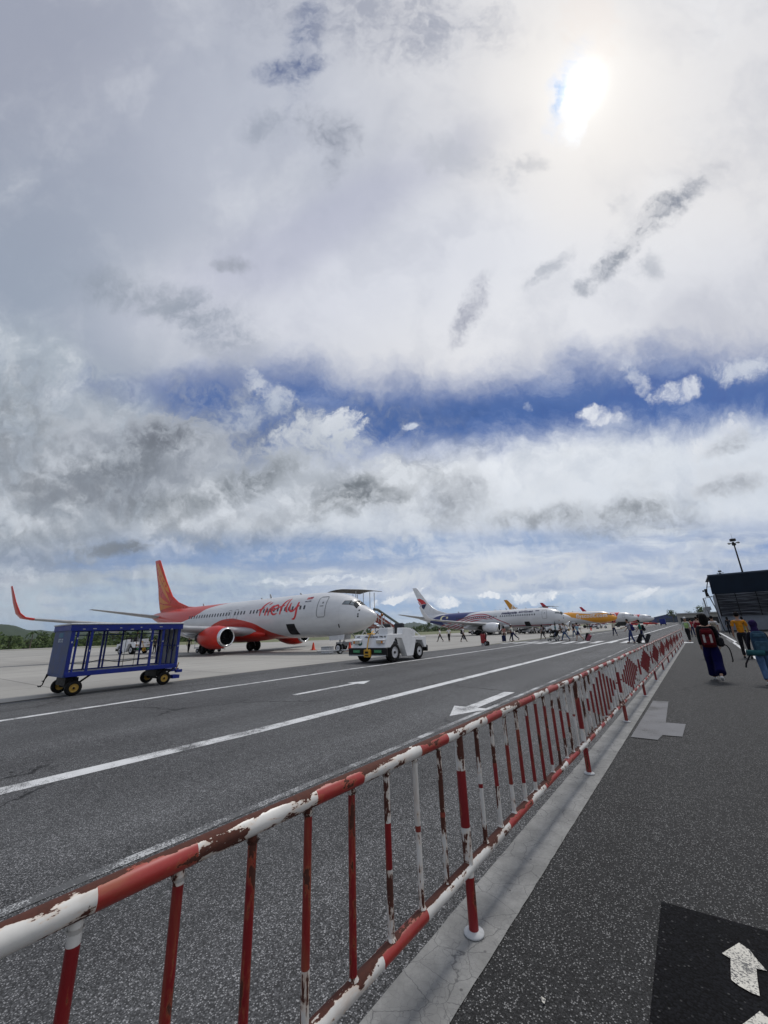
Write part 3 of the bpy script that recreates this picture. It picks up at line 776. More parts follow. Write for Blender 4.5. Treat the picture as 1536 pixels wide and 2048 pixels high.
# s, top, bottom, half width
FUS = [(0, 2.90, 2.80, .05), (.06, 3.04, 2.62, .20), (.2, 3.17, 2.45, .36), (.5, 3.38, 2.20, .62), (.9, 3.60, 1.98, .88), (1.3, 3.80, 1.83, 1.05), (1.7, 4.10, 1.71, 1.20), (2.1, 4.40, 1.61, 1.34),
       (2.6, 4.67, 1.52, 1.48), (3.2, 4.88, 1.44, 1.62), (4, 5.05, 1.37, 1.74), (5, 5.17, 1.31, 1.83), (6.2, 5.25, 1.28, 1.875), (7.5, 5.28, 1.27, 1.88), (10, 5.28, 1.27, 1.88), (14, 5.28, 1.27, 1.88), (18, 5.28, 1.27, 1.88), (22, 5.28, 1.27, 1.88),
       (25, 5.28, 1.29, 1.88), (27, 5.28, 1.45, 1.86), (29, 5.27, 1.80, 1.76), (31, 5.25, 2.28, 1.56), (33, 5.2, 2.85, 1.26), (35, 5.1, 3.45, .9), (36.5, 5.0, 3.9, .6), (37.6, 4.88, 4.25, .34), (38.0, 4.75, 4.45, .16)]
class Plane: pass
def fus_t(s, z, sc=(1, 1, 0)):
    """starboard offset of the skin at station s, height z"""
    s_, z_ = s / sc[0], z - sc[2]
    top, bot, hw = (interp(FUS, s_, k) for k in (1, 2, 3))
    zc, hh = (top + bot) / 2, (top - bot) / 2
    q = max(0.0, 1 - ((z_ - zc) / hh) ** 2)
    return hw * sc[1] * math.sqrt(q)
def fus_mesh(sc):
    b = MB(); rows = []; ss = []
    for a, c in zip(FUS, FUS[1:]):
        k = 3 if a[0] < 6 else 2
        ss += [a[0] + (c[0] - a[0]) * i / k for i in range(k)]
    ss.append(38.0)
    for s in ss:
        top, bot, hw = (interp(FUS, s, k) for k in (1, 2, 3))
        zc, hh = (top + bot) / 2, (top - bot) / 2
        rows.append([(-s * sc[0], math.cos(2 * math.pi * k / 40) * hw * sc[1], zc + sc[2] + math.sin(2 * math.pi * k / 40) * hh) for k in range(40)])
    b.grid(rows, closed=True)
    b.add(rows[0], [tuple(range(40))]); b.add(rows[-1], [tuple(range(40))])
    return b
def conform(me, step, fn):
    """cut a flat (x,y) mesh into strips and wrap it with fn(x, y) -> 3-D"""
    bm = bmesh.new(); bm.from_mesh(me)
    ys = [v_.co.y for v_ in bm.verts]; xs = [v_.co.x for v_ in bm.verts]
    if ys:
        for ax, lo, hi in ((1, min(ys), max(ys)), (0, min(xs), max(xs))):
            st = step if ax == 1 else step * 4
            q = lo + st
            while q < hi:
                p = (0, q, 0) if ax == 1 else (q, 0, 0); nn = (0, 1, 0) if ax == 1 else (1, 0, 0)
                bmesh.ops.bisect_plane(bm, geom=bm.verts[:] + bm.edges[:] + bm.faces[:], plane_co=p, plane_no=nn)
                q += st
    for v_ in bm.verts: v_.co = fn(v_.co.x, v_.co.y)
    bm.to_mesh(me); bm.free()
    return me
def poly_mesh(name, polys, m):
    b = MB()
    for p in polys: b.add([(x, y, 0) for x, y in p], [tuple(range(len(p)))])
    me = bpy.data.meshes.new(name); me.from_pydata(b.v, [], b.f); me.materials.append(m); return me
def text_mesh(txt, size, m, shear=0, bold=0, space=1):
    cu = bpy.data.curves.new('t', 'FONT'); cu.body = txt; cu.size = size; cu.shear = shear; cu.offset = bold; cu.space_character = space
    cu.resolution_u = 3
    o = bpy.data.objects.new('t', cu); COL.objects.link(o)
    dg = bpy.context.evaluated_depsgraph_get(); me = bpy.data.meshes.new_from_object(o.evaluated_get(dg))
    bpy.data.objects.remove(o); me.materials.clear(); me.materials.append(m); return me
def ribbon(pts, w):
    """a brush stroke: polyline with widths -> quads"""
    out = []; P2 = [Vector(p[:2]) for p in pts]; W = [p[2] if len(p) > 2 else w for p in pts]
    L, Rr = [], []
    for i, p in enumerate(P2):
        t = (P2[min(i + 1, len(P2) - 1)] - P2[max(i - 1, 0)]).normalized(); nn = Vector((-t.y, t.x)) * W[i] / 2
        L.append(p + nn); Rr.append(p - nn)
    for i in range(len(P2) - 1): out.append([L[i], L[i + 1], Rr[i + 1], Rr[i]])
    return out
def smooth_pts(pts, k=5):
    out = []
    for i in range(len(pts) - 1):
        p0 = pts[max(0, i - 1)]; p1 = pts[i]; p2 = pts[i + 1]; p3 = pts[min(len(pts) - 1, i + 2)]
        for j in range(k):
            t = j / k
            out.append(tuple(.5 * ((2 * b1) + (-a + c) * t + (2 * a - 5 * b1 + 4 * c - d) * t * t + (-a + 3 * b1 - 3 * c + d) * t ** 3) for a, b1, c, d in zip(p0, p1, p2, p3)))
    out.append(tuple(pts[-1])); return out
def wing_loft(b, secs, n=14, mi=0):
    """secs: (s_LE, t, z, chord, thickness, twist up-vector angle) ; t starboard positive"""
    rows = []
    for s, t, z, ch, th, dih in secs:
        r = []
        for k in range(n):
            a = 2 * math.pi * k / n; x = .5 * (1 - math.cos(a)); yy = math.sin(a) * th * (1.25 - x) * .62
            r.append((-(s + ch * x), -(t - yy * math.sin(dih)), z + yy * math.cos(dih)))
        rows.append(r)
    b.grid(rows, closed=True, mi=mi); b.add(rows[-1], [tuple(range(n))], mi)
    return b
def mirror(secs): return secs
def wheel(parent, name, c, r, wd, axis='Y', rim=M_LG, tyre=M_BLACK, hub=.55):
    t = MB(); t.lathe([(r * hub, -wd / 2), (r * .86, -wd / 2), (r * .97, -wd * .36), (r, -wd * .2), (r, wd * .2), (r * .97, wd * .36), (r * .86, wd / 2), (r * hub, wd / 2)], axis, 22, c=c)
    w_ = bpy.data.objects.new(name, None); 
    bpy.data.objects.remove(w_)
    o = t.build(name, tyre, parent)
    q = MB(); q.lathe([(0, -wd * .38), (r * .2, -wd * .38), (r * .24, -wd * .30), (r * .45, -wd * .26), (r * hub, -wd * .46), (r * hub, wd * .46), (r * .45, wd * .26), (r * .24, wd * .30), (r * .2, wd * .38), (0, wd * .38)], axis, 18, c=c)
    q.lathe([(0, -wd * .5), (r * .13, -wd * .5), (r * .15, -wd * .3)], axis, 12, c=c, mi=1); q.lathe([(0, wd * .5), (r * .13, wd * .5), (r * .15, wd * .3)], axis, 12, c=c, mi=1)
    q.build('rim', [rim, M_DARK], o)
    return o
LETTER_RED = mat('logo red', (.60, .03, .035), .35)
LETTER_NAVY = mat('logo navy', (.010, .014, .07), .45)
LETTER_WHITE = mat('logo white', (.75, .75, .75), .35)
ALU = mat('polished lip', (.72, .73, .75), .22, .95)
WINGM = mat('wing grey', (.36, .37, .385), .42, sc=1.5, dirt=.2)
FANM = mat('fan blades', (.03, .03, .035), .4, .5)
CRIM = mat('aircraft red', (.50, .018, .008), .33, sc=1.2)
ORN = mat('tail orange', (.62, .20, .02), .32, sc=1.2)
TAILR = mat('tail red', (.55, .035, .015), .3, sc=1.2)
WHT = mat('aircraft white', (.74, .75, .77), .27, sc=.8, var=.05)
WIN = mat('cabin window', (.035, .04, .05), .15)
def skin(name, build):
    m, n, b = mk(name)
    co = n.new('ShaderNodeTexCoord').outputs['Object']; X, Y, Z = n.sep(co)
    s = n.math('MULTIPLY', X, -1)
    base = n.mix(n.step(n.noise(n.mapping(co, sc=(.4, 1, 1)), 1.1, 5, .6), .3, .75), (.64, .65, .665), (.54, .55, .57))
    c = build(n, s, Z, base, Y)
    # frame joints every 1.4 m and two lap joints
    j = n.math('ABSOLUTE', n.math('SUBTRACT', n.math('FRACT', n.math('DIVIDE', s, 1.42)), .5))
    ln = n.math('GREATER_THAN', j, .494)
    for zz in (3.3, 4.62, 2.1):
        ln = n.math('MAXIMUM', ln, n.math('LESS_THAN', n.math('ABSOLUTE', n.math('SUBTRACT', Z, zz)), .008))
    c = n.mix(n.math('MULTIPLY', ln, .22), c, (.2, .2, .22))
    c = n.mix(n.math('MULTIPLY', n.step(Z, 2.4, 1.3), n.math('MULTIPLY', n.step(n.noise(n.mapping(co, sc=(.3, 1, 1)), 2.5, 6, .7), .4, .7), .3)), c, (.28, .26, .24))
    n.set(b.inputs['Base Color'], c); b.inputs['Roughness'].default_value = .30
    b.inputs['Coat Weight'].default_value = .25; b.inputs['Coat Roughness'].default_value = .12
    return m
def sk_firefly(n, s, z, base, Y):
    g = n.curve(z, [(1.3, 36), (2.2, 32), (3.0, 29), (3.5, 26.7), (3.86, 24.95), (4.25, 23.9), (4.77, 22.8), (5.28, 19.5)], 1.3, 5.3, 15, 40)
    h = n.curve(s, [(8, .8), (9, 1.22), (10.2, 1.49), (11.4, 1.83), (12.4, 2.23), (13.5, 2.70), (14.7, 3.0), (16, 3.24), (17.3, 3.41), (18.7, 3.36), (19.85, 3.14), (21.2, 2.7), (23, 2.0), (25, 1.0), (30, .5)], 8, 30, 0, 5)
    m1 = n.math('GREATER_THAN', s, g); m2 = n.math('LESS_THAN', z, h)
    return n.mix(n.math('MAXIMUM', m1, m2), base, (.50, .020, .008))
def sk_malaysia(n, s, z, base, Y):
    g1 = n.curve(z, [(1.3, 36), (2.33, 31), (2.68, 29), (3.3, 26), (3.84, 24), (4.4, 22.9), (4.96, 21.9), (5.28, 19.5)], 1.3, 5.3, 15, 40)
    g2 = n.curve(z, [(1.3, 36), (3.0, 34.5), (4.1, 32.7), (4.9, 30.5), (5.3, 27)], 1.3, 5.3, 15, 40)
    ft = n.curve(s, [(12, 1.8), (12.8, 2.3), (14.3, 3.0), (15.9, 3.75), (17, 4.25), (18.2, 4.6), (19.2, 4.72), (20.5, 4.65), (21.85, 4.42), (24, 3.84), (26, 3.3), (29, 2.68), (31, 2.33), (34, 1.9)], 12, 34, 1, 5)
    q = n.math('DIVIDE', n.math('SUBTRACT', ft, z), .44)
    red = n.math('LESS_THAN', n.math('FRACT', q), .5)
    lim = n.curve(s, [(12, .4), (14, .4), (15.5, .8), (17, 2.0), (19, 3.2), (22, 4), (30, 5)], 12, 30, 0, 6)
    inn = n.math('MULTIPLY', n.math('GREATER_THAN', q, 0), n.math('LESS_THAN', q, lim))
    c = n.mix(n.math('MULTIPLY', red, inn), base, (.36, .02, .05))
    bl = n.math('MULTIPLY', n.math('GREATER_THAN', s, g1), n.math('LESS_THAN', s, g2))
    return n.mix(bl, c, (.018, .028, .14))
def sk_scoot(n, s, z, base, Y):
    lo = n.curve(s, [(0, 1), (3, 1.4), (6, 1.9), (10, 3.0), (15, 4.3), (18, 5.2), (24, 6)], 0, 24, 0, 7)
    hi = n.curve(s, [(0, 4.5), (1.6, 4.5), (2.4, 4.75), (4, 4.9), (6, 4.85), (8, 4.95), (10, 5.2), (12, 5.7), (18, 6), (24, 6)], 0, 24, 0, 7)
    mk_ = n.math('MULTIPLY', n.math('GREATER_THAN', z, lo), n.math('LESS_THAN', z, hi))
    return n.mix(mk_, base, (.72, .30, .01))
def sk_asia(n, s, z, base, Y):
    g = n.math('MULTIPLY_ADD', z, -.55, 9.2)
    g2 = n.math('MULTIPLY_ADD', z, -.55, 14.4)
    mk_ = n.math('GREATER_THAN', s, g)
    return n.mix(mk_, base, (.50, .015, .02))

def aircraft(nose, head, label, skinm, sc=(1, 1, 0), finh=12.47, finm=WHT, wingletm=WHT, cowl=WHT, detail=2, decals=None, tailrows=None, name='airliner', stabm=WINGM):
    A = empty(name, (nose[0], nose[1], 0), head, label, 'airplane')
    fus = fus_mesh(sc).build('fuselage', skinm, A)
    zo = sc[2]
    def F(x, y, off=.012 if detail > 1 else .06): # decal plane (x = forward distance from station, y = height): returns surface point
        return Vector((x, -(fus_t(-x, y, sc) + off), y))
    def put(name, me, parent=fus, step=.14):
        conform(me, step, lambda x, y: F(x, y)); o = bpy.data.objects.new(name, me); COL.objects.link(o); o.parent = parent; return o
    # wing belly fairing
    b = MB(); rows = []
    for i in range(15):
        s = 12.5 + 12 * i / 14; k = math.sin(math.pi * i / 14) ** .5
        rows.append([(-s, math.cos(a) * (1.3 + .75 * k), 1.75 + zo + math.sin(a) * (.35 + .42 * k)) for a in [2 * math.pi * q / 20 for q in range(20)]])
    b.grid(rows, closed=True); b.build('belly_fairing', cowl if cowl is CRIM else skinm, A)
    # wings with blended winglets
    for sd_ in (1, -1):
        b = MB()
        wing_loft(b, [(13.4, sd_ * 1.2, 1.95 + zo, 8.2, .95, 0), (13.9, sd_ * 1.9, 2.05 + zo, 7.4, .85, 0), (16.4, sd_ * 5.9, 2.42 + zo, 4.7, .55, 0), (19.3, sd_ * 11.5, 2.95 + zo, 3.1, .34, 0), (22.0, sd_ * 16.6, 3.52 + zo, 1.65, .17, 0)])
        wo_ = b.build('wing', WINGM, A)
        b = MB(); z0 = 3.52 + zo
        wing_loft(b, [(22.0, sd_ * 16.6, z0, 1.65, .17, 0), (22.35, sd_ * 17.1, z0 + .12, 1.5, .15, sd_ * .5), (22.8, sd_ * 17.4, z0 + .5, 1.3, .13, sd_ * 1.1), (23.5, sd_ * 17.65, z0 + 1.4, .95, .1, sd_ * 1.35), (24.3, sd_ * 17.95, z0 + 2.75, .5, .05, sd_ * 1.4)])
        b.build('winglet', wingletm, wo_)
        # flap track fairings
        if detail > 1:
            for tt, s0, zz in ((4.2, 19.2, 2.0), (7.4, 19.6, 2.32), (10.6, 20.9, 2.62)):
                b = MB(); b.path([(-s0, -sd_ * tt, zz + zo), (-(s0 + .8), -sd_ * tt, zz - .16 + zo), (-(s0 + 2.0), -sd_ * tt, zz - .12 + zo), (-(s0 + 2.9), -sd_ * tt, zz + .1 + zo)], [.05, .2, .16, .03], 10)
                b.build('flap_fairing', WINGM, wo_)
        # engine
        ex, ez = -13.35, 1.58 + zo * .7; ey = -sd_ * 4.83
        b = MB()
        b.lathe([(.70, -.10), (.84, -.3), (.98, -.8), (1.07, -1.6), (1.02, -2.5), (.84, -3.3), (.74, -3.7), (.66, -3.68)], 'X', 36, c=(ex, ey, ez))
        b.lathe([(.68, -.12), (.66, -.5), (.68, -1.0)], 'X', 36, c=(ex, ey, ez), mi=1)
        b.lathe([(.62, -3.3), (.52, -4.1), (.40, -4.7), (.22, -4.9), (.05, -5.2)], 'X', 24, c=(ex, ey, ez), mi=1)
        en = b.build('engine', [cowl, M_DARK], A)
        b = MB(); b.lathe([(.67, -.13), (.70, -.03), (.75, 0.0), (.80, -.06), (.845, -.2), (.85, -.31)], 'X', 36, c=(ex, ey, ez)); b.build('intake_lip', ALU, en)
        if detail:
            b = MB(); b.lathe([(0, -.78), (.68, -.80)], 'X', 36, c=(ex - .12, ey, ez))
            for k in range(22):
                a = 2 * math.pi * k / 22; r0, r1 = Vector((0, math.cos(a), math.sin(a))), Vector((0, math.cos(a + .16), math.sin(a + .16)))
                c0 = Vector((ex, ey, ez))
                b.add([c0 + Vector((-.74, 0, 0)) + r0 * .22, c0 + Vector((-.66, 0, 0)) + r0 * .66, c0 + Vector((-.80, 0, 0)) + r1 * .66, c0 + Vector((-.82, 0, 0)) + r1 * .22], [(0, 1, 2, 3)])
            b.build('fan', FANM, en)
            b = MB(); b.lathe([(0, -.35), (.09, -.45), (.2, -.72), (.2, -.8)], 'X', 16, c=(ex, ey, ez)); b.build('spinner', M_DARK, en)
        b = MB(); b.prism([(ex - .7, ez + .95), (ex - 3.9, ez + .55), (ex - 5.6, ez + .45 + .2), (ex - 4.0, 2.35 + zo), (ex - 2.8, 2.35 + zo)], ey - .16, ey + .16); b.build('pylon', WINGM if cowl is CRIM else cowl, en)
        # tailplane
        b = MB(); wing_loft(b, [(33.6 * sc[0], sd_ * .3, 4.35 + zo, 3.9, .32, 0), (36.0 * sc[0], sd_ * 4.0, 4.95 + zo, 2.5, .2, 0), (38.1 * sc[0], sd_ * 7.17, 5.45 + zo, 1.25, .1, 0)]); b.build('tailplane', stabm, A)
        # main gear
        b = MB(); gy = -sd_ * 2.86
        b.tube((-19.6, gy, 2.2 + zo), (-19.6, gy, .56), .13, .1, 12); b.tube((-19.6, gy - .42, .56), (-19.6, gy + .42, .56), .08, n=10); b.tube((-19.6, gy, 1.2), (-19.6, gy + sd_ * 1.3, 1.8 + zo), .06, n=8)
        g = b.build('main_gear', M_LG, A)
        for q in (-.43, .43): wheel(g, 'wheel', (-19.6, gy + q, .56), .56, .42, rim=M_DARK)
    # nose gear
    b = MB(); b.tube((-4.0, 0, 1.5), (-4.0, 0, .35), .09, .07, 12); b.tube((-4.0, -.28, .35), (-4.0, .28, .35), .05); b.tube((-4, 0, 1.0), (-5.0, 0, 1.6), .05)
    b.box(-4.16, -3.84, -.10, .10, .62, .78)
    g = b.build('nose_gear', M_LG, A)
    for q in (-.2, .2): wheel(g, 'wheel', (-4.0, q, .35), .35, .19, rim=WHT, hub=.62)
    for q in (1, -1):
        b = MB(); b.prism([(-3.1, 1.45), (-4.9, 1.36), (-4.85, .98), (-3.2, 1.02)], q * .42, q * .45); d = b.build('gear_door', WHT, g)
    # fin
    k = (finh - 5.0 - zo) / 7.47
    fr = [(26.6, 36.1, 5.22, .04), (29.1, 36.3, 5.42, .12), (31.6, 36.65, 6.15, .34), (33.25, 37.05, 7.03, .40), (34.7, 37.55, 8.5, .36), (36.2, 38.4, 10.3, .30), (37.4, 39.1, 11.8, .24), (37.9, 39.4, 12.42, .2), (38.2, 39.42, 12.52, .08)]
    fr = [(35.9, 36.2, 4.6, .04)] * 0 + [(27.5, 36.0, 4.85, .3)] + fr
    b = MB(); rows = []
    for le, te, z, th in fr:
        zz = 5.0 + zo + (z - 5.0) * k; r = []
        for q in range(14):
            a = 2 * math.pi * q / 14; x = .5 * (1 - math.cos(a)); yy = math.sin(a) * th * (1.2 - x) * .6
            r.append((-(le + (te - le) * x) * sc[0], yy, zz))
        rows.append(r)
    b.grid(rows, closed=True); b.add(rows[-1], [tuple(range(14))])
    fin = b.build('fin', finm, A)
    def FT(s, z): # fin surface half thickness
        zz = (z - 5.0 - zo) / k + 5.0
        le, te, th = (interp([(q[2], q[0], q[1], q[3]) for q in fr], zz, c) for c in (1, 2, 3))
        x = min(1, max(0, (s / sc[0] - le) / (te - le))); return math.sqrt(max(0, 1 - (1 - 2 * x) ** 2)) * th * (1.2 - x) * .6
    def putfin(name, me, side=-1):
        conform(me, .2, lambda x, y: Vector((x, side * (FT(-x, y) + .012), y))); o = bpy.data.objects.new(name, me); COL.objects.link(o); o.parent = fin; return o
    # cabin windows
    if detail:
        zw = 3.90 + zo
        wm = None
        skip = decals.get('noslot', [])
        s = 6.68 * sc[0]; i = 0
        while s < 31:
            if not any(a < s < b_ for a, b_ in skip):
                pts = [(-.115, -.12), (-.115, .12), (-.07, .18), (.07, .18), (.115, .12), (.115, -.12), (.07, -.18), (-.07, -.18)]
                me = poly_mesh('window', [[(-s + x, zw + y) for x, y in pts]], WIN)
                for v_ in me.vertices: v_.co = F(v_.co.x, v_.co.y, .008)
                o = bpy.data.objects.new('window', me); COL.objects.link(o); o.parent = fus
            s += .508 * sc[0]; i += 1
    # cockpit glazing: three panes each side, framed in a dark surround
    def Fw(s, z, off, side=-1): return Vector((-s, side * (fus_t(s, z, sc) + off), z))
    panes = [[(2.62, 3.92), (2.52, 4.2), (2.1, 4.2), (2.07, 3.88)], [(2.03, 3.87), (2.06, 4.2), (1.70, 4.17), (1.34, 3.84), (1.62, 3.76)]]
    for side in (-1, 1):
        for pn in panes:
            cx = sum(q[0] for q in pn) / len(pn); cz = sum(q[1] for q in pn) / len(pn); par = fus
            for nm, gr, of, mm in (('window_frame', 1.16, .010, M_DARK), ('pane', .94, .022, MATS.get('cockpit glass') or mat('cockpit glass', (.16, .19, .21), .15))):
                me = poly_mesh(nm, [[(-(cx + (a - cx) * gr) * sc[0], cz + (z - cz) * gr + zo) for a, z in pn]], mm)
                conform(me, .06, lambda x, y: Fw(-x, y, of, side)); o = bpy.data.objects.new(nm, me); COL.objects.link(o); o.parent = par; par = o
        # windscreen pane (front)
        rows = []
        b = MB()
        def top_pt(s, t, off=.015):
            top, bot, hw = (interp(FUS, s, c) for c in (1, 2, 3)); zc, hh = (top + bot) / 2, (top - bot) / 2; hw *= sc[1]
            return Vector((-s * sc[0], side * t, zc + hh * math.sqrt(max(0, 1 - (t / hw) ** 2)) + zo + off))
        g_ = []
        for i in range(5):
            t = .05 + (.86 - .05) * i / 4
            g_.append([top_pt(1.33 - .0 + .02 * i, t), top_pt(1.56, t), top_pt(1.86 - .02 * i, t)])
        b.grid(g_, smooth=False); fo = b.build('window_frame', M_DARK, fus)
        b = MB(); g_ = []
        for i in range(5):
            t = .09 + (.80 - .09) * i / 4
            g_.append([top_pt(1.38, t, .024), top_pt(1.58, t, .024), top_pt(1.80, t, .024)])
        b.grid(g_, smooth=False); b.build('pane', M_GLASS, fo)
    # doors drawn by their gap
    if detail:
        def outline(x0, x1, z0, z1, w_, lean=0):
            P_ = [(x0, z0), (x1, z0), (x1, z1), (x0, z1)]
            ring = []
            cpts = [(x0, z0 + .15), (x0 + .12, z0), (x1 - .12, z0), (x1, z0 + .15), (x1, z1 - .15), (x1 - .12, z1), (x0 + .12, z1), (x0, z1 - .15), (x0, z0 + .15)]
            return ribbon([(a, c, w_) for a, c in cpts], w_)
        put('door_gap', poly_mesh('door_gap', outline(-5.12 * sc[0], -4.2 * sc[0], 2.95 + zo, 4.70 + zo, .055), M_LINE))
        b = MB(); me = poly_mesh('door_handle', [[(-4.85, 3.86 + zo), (-4.45, 3.86 + zo), (-4.45, 3.92 + zo), (-4.85, 3.92 + zo)], [(-4.66, 4.1 + zo), (-4.52, 4.1 + zo), (-4.52, 4.24 + zo), (-4.66, 4.24 + zo)]], M_LINE); put('door_handle', me)
        if detail > 1:
            for x0 in (-18.15, -17.0):
                put('exit_gap', poly_mesh('exit_gap', outline(x0, x0 + .62, 3.25, 4.28, .035), M_LINE))
            put('sensor', poly_mesh('sensor', [[(-1.22, 3.30), (-1.10, 3.30), (-1.10, 3.40), (-1.22, 3.40)], [(-1.24, 2.98), (-1.12, 2.98), (-1.12, 3.08), (-1.24, 3.08)], [(-1.24, 2.78), (-1.12, 2.78), (-1.12, 2.92), (-1.24, 2.92)], [(-3.1, 2.0), (-3.0, 2.0), (-2.92, 2.3), (-3.02, 2.3)]], M_DARK))
    # open cargo hold door
    if decals.get('cargo'):
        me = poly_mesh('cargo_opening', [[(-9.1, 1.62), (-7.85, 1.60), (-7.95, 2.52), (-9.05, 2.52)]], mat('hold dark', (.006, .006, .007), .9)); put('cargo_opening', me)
        b = MB(); b.prism([(-9.0, 0), (-7.9, 0), (-7.9, .9), (-9.0, .9)], 0, .04, 'XY'); o = b.build('cargo_door', mat('cargo door inside', (.05, .055, .05), .8), A); o.location = (0, -1.0, 1.60 + zo * 0); o.rotation_euler = (R(18), 0, 0); o.hide_render = False
        o.location = (0, -1.02, 1.56); o.scale = (1, .5, 1)
    for s, h in ((8.7, .18), (13.2, .42), (14.6, .16), (25.5, .3)):
        b = MB(); b.prism([(-s, 5.2 + zo), (-s - .35, 5.2 + zo), (-s - .5, 5.28 + h + zo), (-s - .32, 5.28 + h + zo)], -.02, .02); b.build('antenna', M_LG, fus)
    return A, fus, fin, put, putfin, F

# --- red and white jet with script lettering
SKF = skin('red swoosh skin', sk_firefly)
A, fus, fin, put, putfin, F = aircraft((-20.784, 26.195), .044, 'red and white airliner with firefly lettering parked nose right behind the blue cart', SKF, finm=TAILR, wingletm=CRIM, cowl=CRIM, decals=dict(cargo=True, noslot=[(14.3, 15.0), (17.25, 17.6), (25.9, 31)]))
# strokes measured on the skin: (station, height, width)
def st(*p, w=.15): return [tuple((-a, z, ww * 1.35)) for a, z, ww in smooth_pts([(q[0], q[1], q[2] if len(q) > 2 else w) for q in p])]
F1 = [st((12.75, 3.44, .10), (12.72, 3.85, .17), (12.58, 4.25, .17), (12.25, 4.58, .13), (11.85, 4.78, .05)),
      st((13.15, 4.02, .05), (12.75, 4.08, .12), (12.25, 4.2, .05)),
      st((11.98, 3.45, .14), (11.95, 3.8, .15), (11.86, 4.2, .12)), st((11.78, 4.45, .10), (11.55, 4.60, .12), (11.45, 4.66, .04)),
      st((11.52, 3.42, .13), (11.50, 3.8, .15), (11.42, 4.1, .1)), st((11.46, 3.9, .05), (11.25, 4.15, .13), (10.98, 4.27, .14), (10.84, 4.22, .05)),
      st((11.05, 3.85, .08), (10.70, 3.93, .12), (10.35, 4.05, .12), (10.25, 4.2, .12), (10.45, 4.33, .13), (10.8, 4.26, .14), (11.06, 3.98, .16), (11.05, 3.68, .15), (10.8, 3.5, .13), (10.5, 3.5, .11), (10.26, 3.6, .05)),
      st((9.83, 3.44, .12), (9.80, 3.9, .18), (9.70, 4.3, .18), (9.45, 4.62, .13), (9.15, 4.80, .05)),
      st((10.2, 4.12, .05), (9.8, 4.17, .12), (9.35, 4.25, .05)),
      st((8.95, 4.86, .08), (9.05, 4.45, .15), (9.08, 4.0, .17), (8.98, 3.7, .15), (8.78, 3.62, .05)),
      st((8.62, 4.42, .1), (8.64, 4.1, .17), (8.55, 3.78, .17), (8.3, 3.65, .14), (8.0, 3.72, .13), (7.8, 3.95, .1)),
      st((7.58, 4.44, .13), (7.64, 4.0, .19), (7.66, 3.5, .18), (7.75, 3.15, .16), (7.95, 2.96, .13), (8.2, 2.95, .06)),
      st((7.9, 3.9, .05), (7.6, 4.02, .12), (7.3, 4.12, .05))]
for nm, grp in (('letter_f', F1[0:2]), ('letter_i', F1[2:4]), ('letter_r', F1[4:6]), ('letter_e', F1[6:7]), ('letter_f', F1[7:9]), ('letter_l', F1[9:10]), ('letter_y', F1[10:])):
    put(nm, poly_mesh(nm, [q for r_ in grp for q in ribbon(r_, .15)], LETTER_RED))
# flag and name on the nose
fp = [[(-6.78, 4.60 + i * .026), (-6.05, 4.60 + i * .026), (-6.05, 4.613 + i * .026), (-6.78, 4.613 + i * .026)] for i in range(8)]
put('flag', poly_mesh('flag', fp, LETTER_RED)); put('flag', poly_mesh('flag', [[(-6.42, 4.70), (-6.05, 4.70), (-6.05, 4.81), (-6.42, 4.81)]], LETTER_NAVY))
me = text_mesh('MALAYSIA', .17, LETTER_NAVY, .2, .004); me.transform(Matrix.Translation((-6.85, 4.36, 0))); put('lettering', me)
# tail flames
fl = [ [(-38.75, 12.0), (-38.1, 11.95), (-37.1, 10.9), (-35.9, 9.6), (-34.6, 8.3), (-34.0, 7.5), (-34.9, 7.9), (-36.2, 9.0), (-37.6, 10.3), (-38.3, 11.2)],
       [(-38.0, 10.1), (-37.0, 9.0), (-35.6, 7.7), (-34.2, 6.7), (-33.4, 6.2), (-34.2, 7.1), (-35.6, 8.4), (-36.8, 9.4), (-37.7, 10.3)],
       [(-37.2, 8.9), (-36.9, 7.7), (-35.5, 6.9), (-34.0, 6.2), (-32.8, 5.75), (-34.3, 5.7), (-36.2, 5.4), (-36.45, 6.4), (-35.0, 6.05), (-34.4, 6.0), (-35.6, 6.6), (-36.6, 7.2)] ]
fl[2] = [(-37.25, 8.9), (-36.75, 7.3), (-35.2, 6.6), (-33.8, 6.1), (-35.4, 6.15), (-36.6, 6.5), (-36.95, 7.6)]
fl.append([(-36.4, 6.25), (-34.9, 5.95), (-33.0, 5.7), (-34.6, 5.55), (-36.2, 5.35)])
putfin('tail_flame', poly_mesh('tail_flame', fl, ORN)); putfin('tail_flame', poly_mesh('tail_flame', fl, ORN), 1)

# --- jet with blue rear, moon and stripes
SKM = skin('stripe skin', sk_malaysia)
A, fus, fin, put, putfin, F = aircraft((-19.21, 87.749), -.057, 'white malaysia airlines jet with blue rear fuselage and red stripes', SKM, decals=dict(cargo=True, noslot=[(14.3, 15.0), (17.25, 17.6), (25.9, 31)]))
me = text_mesh('malaysia', .98, LETTER_NAVY, .25, .05, 1.1); me.transform(Matrix.Translation((-14.1, 4.30, 0)) @ Matrix.Diagonal((.98, .74, 1, 1))); put('lettering', me)
me = text_mesh('airlines', .98, LETTER_NAVY, .25, .03, 1.08); me.transform(Matrix.Translation((-10.15, 4.38, 0)) @ Matrix.Diagonal((1.0, .70, 1, 1))); put('lettering', me)
put('flag', poly_mesh('flag', [[(-6.5, 4.55), (-5.7, 4.55), (-5.7, 4.72), (-6.5, 4.72)]], LETTER_NAVY))
MOON = mat('moon yellow', (.72, .66, .40), .4)
pts = [(-29.3 - .95 * math.cos(R(a)), 4.0 + .78 * math.sin(R(a))) for a in range(-140, 141, 14)] + [(-28.95 - .78 * math.cos(R(a)), 4.02 + .62 * math.sin(R(a))) for a in range(130, -131, -13)]
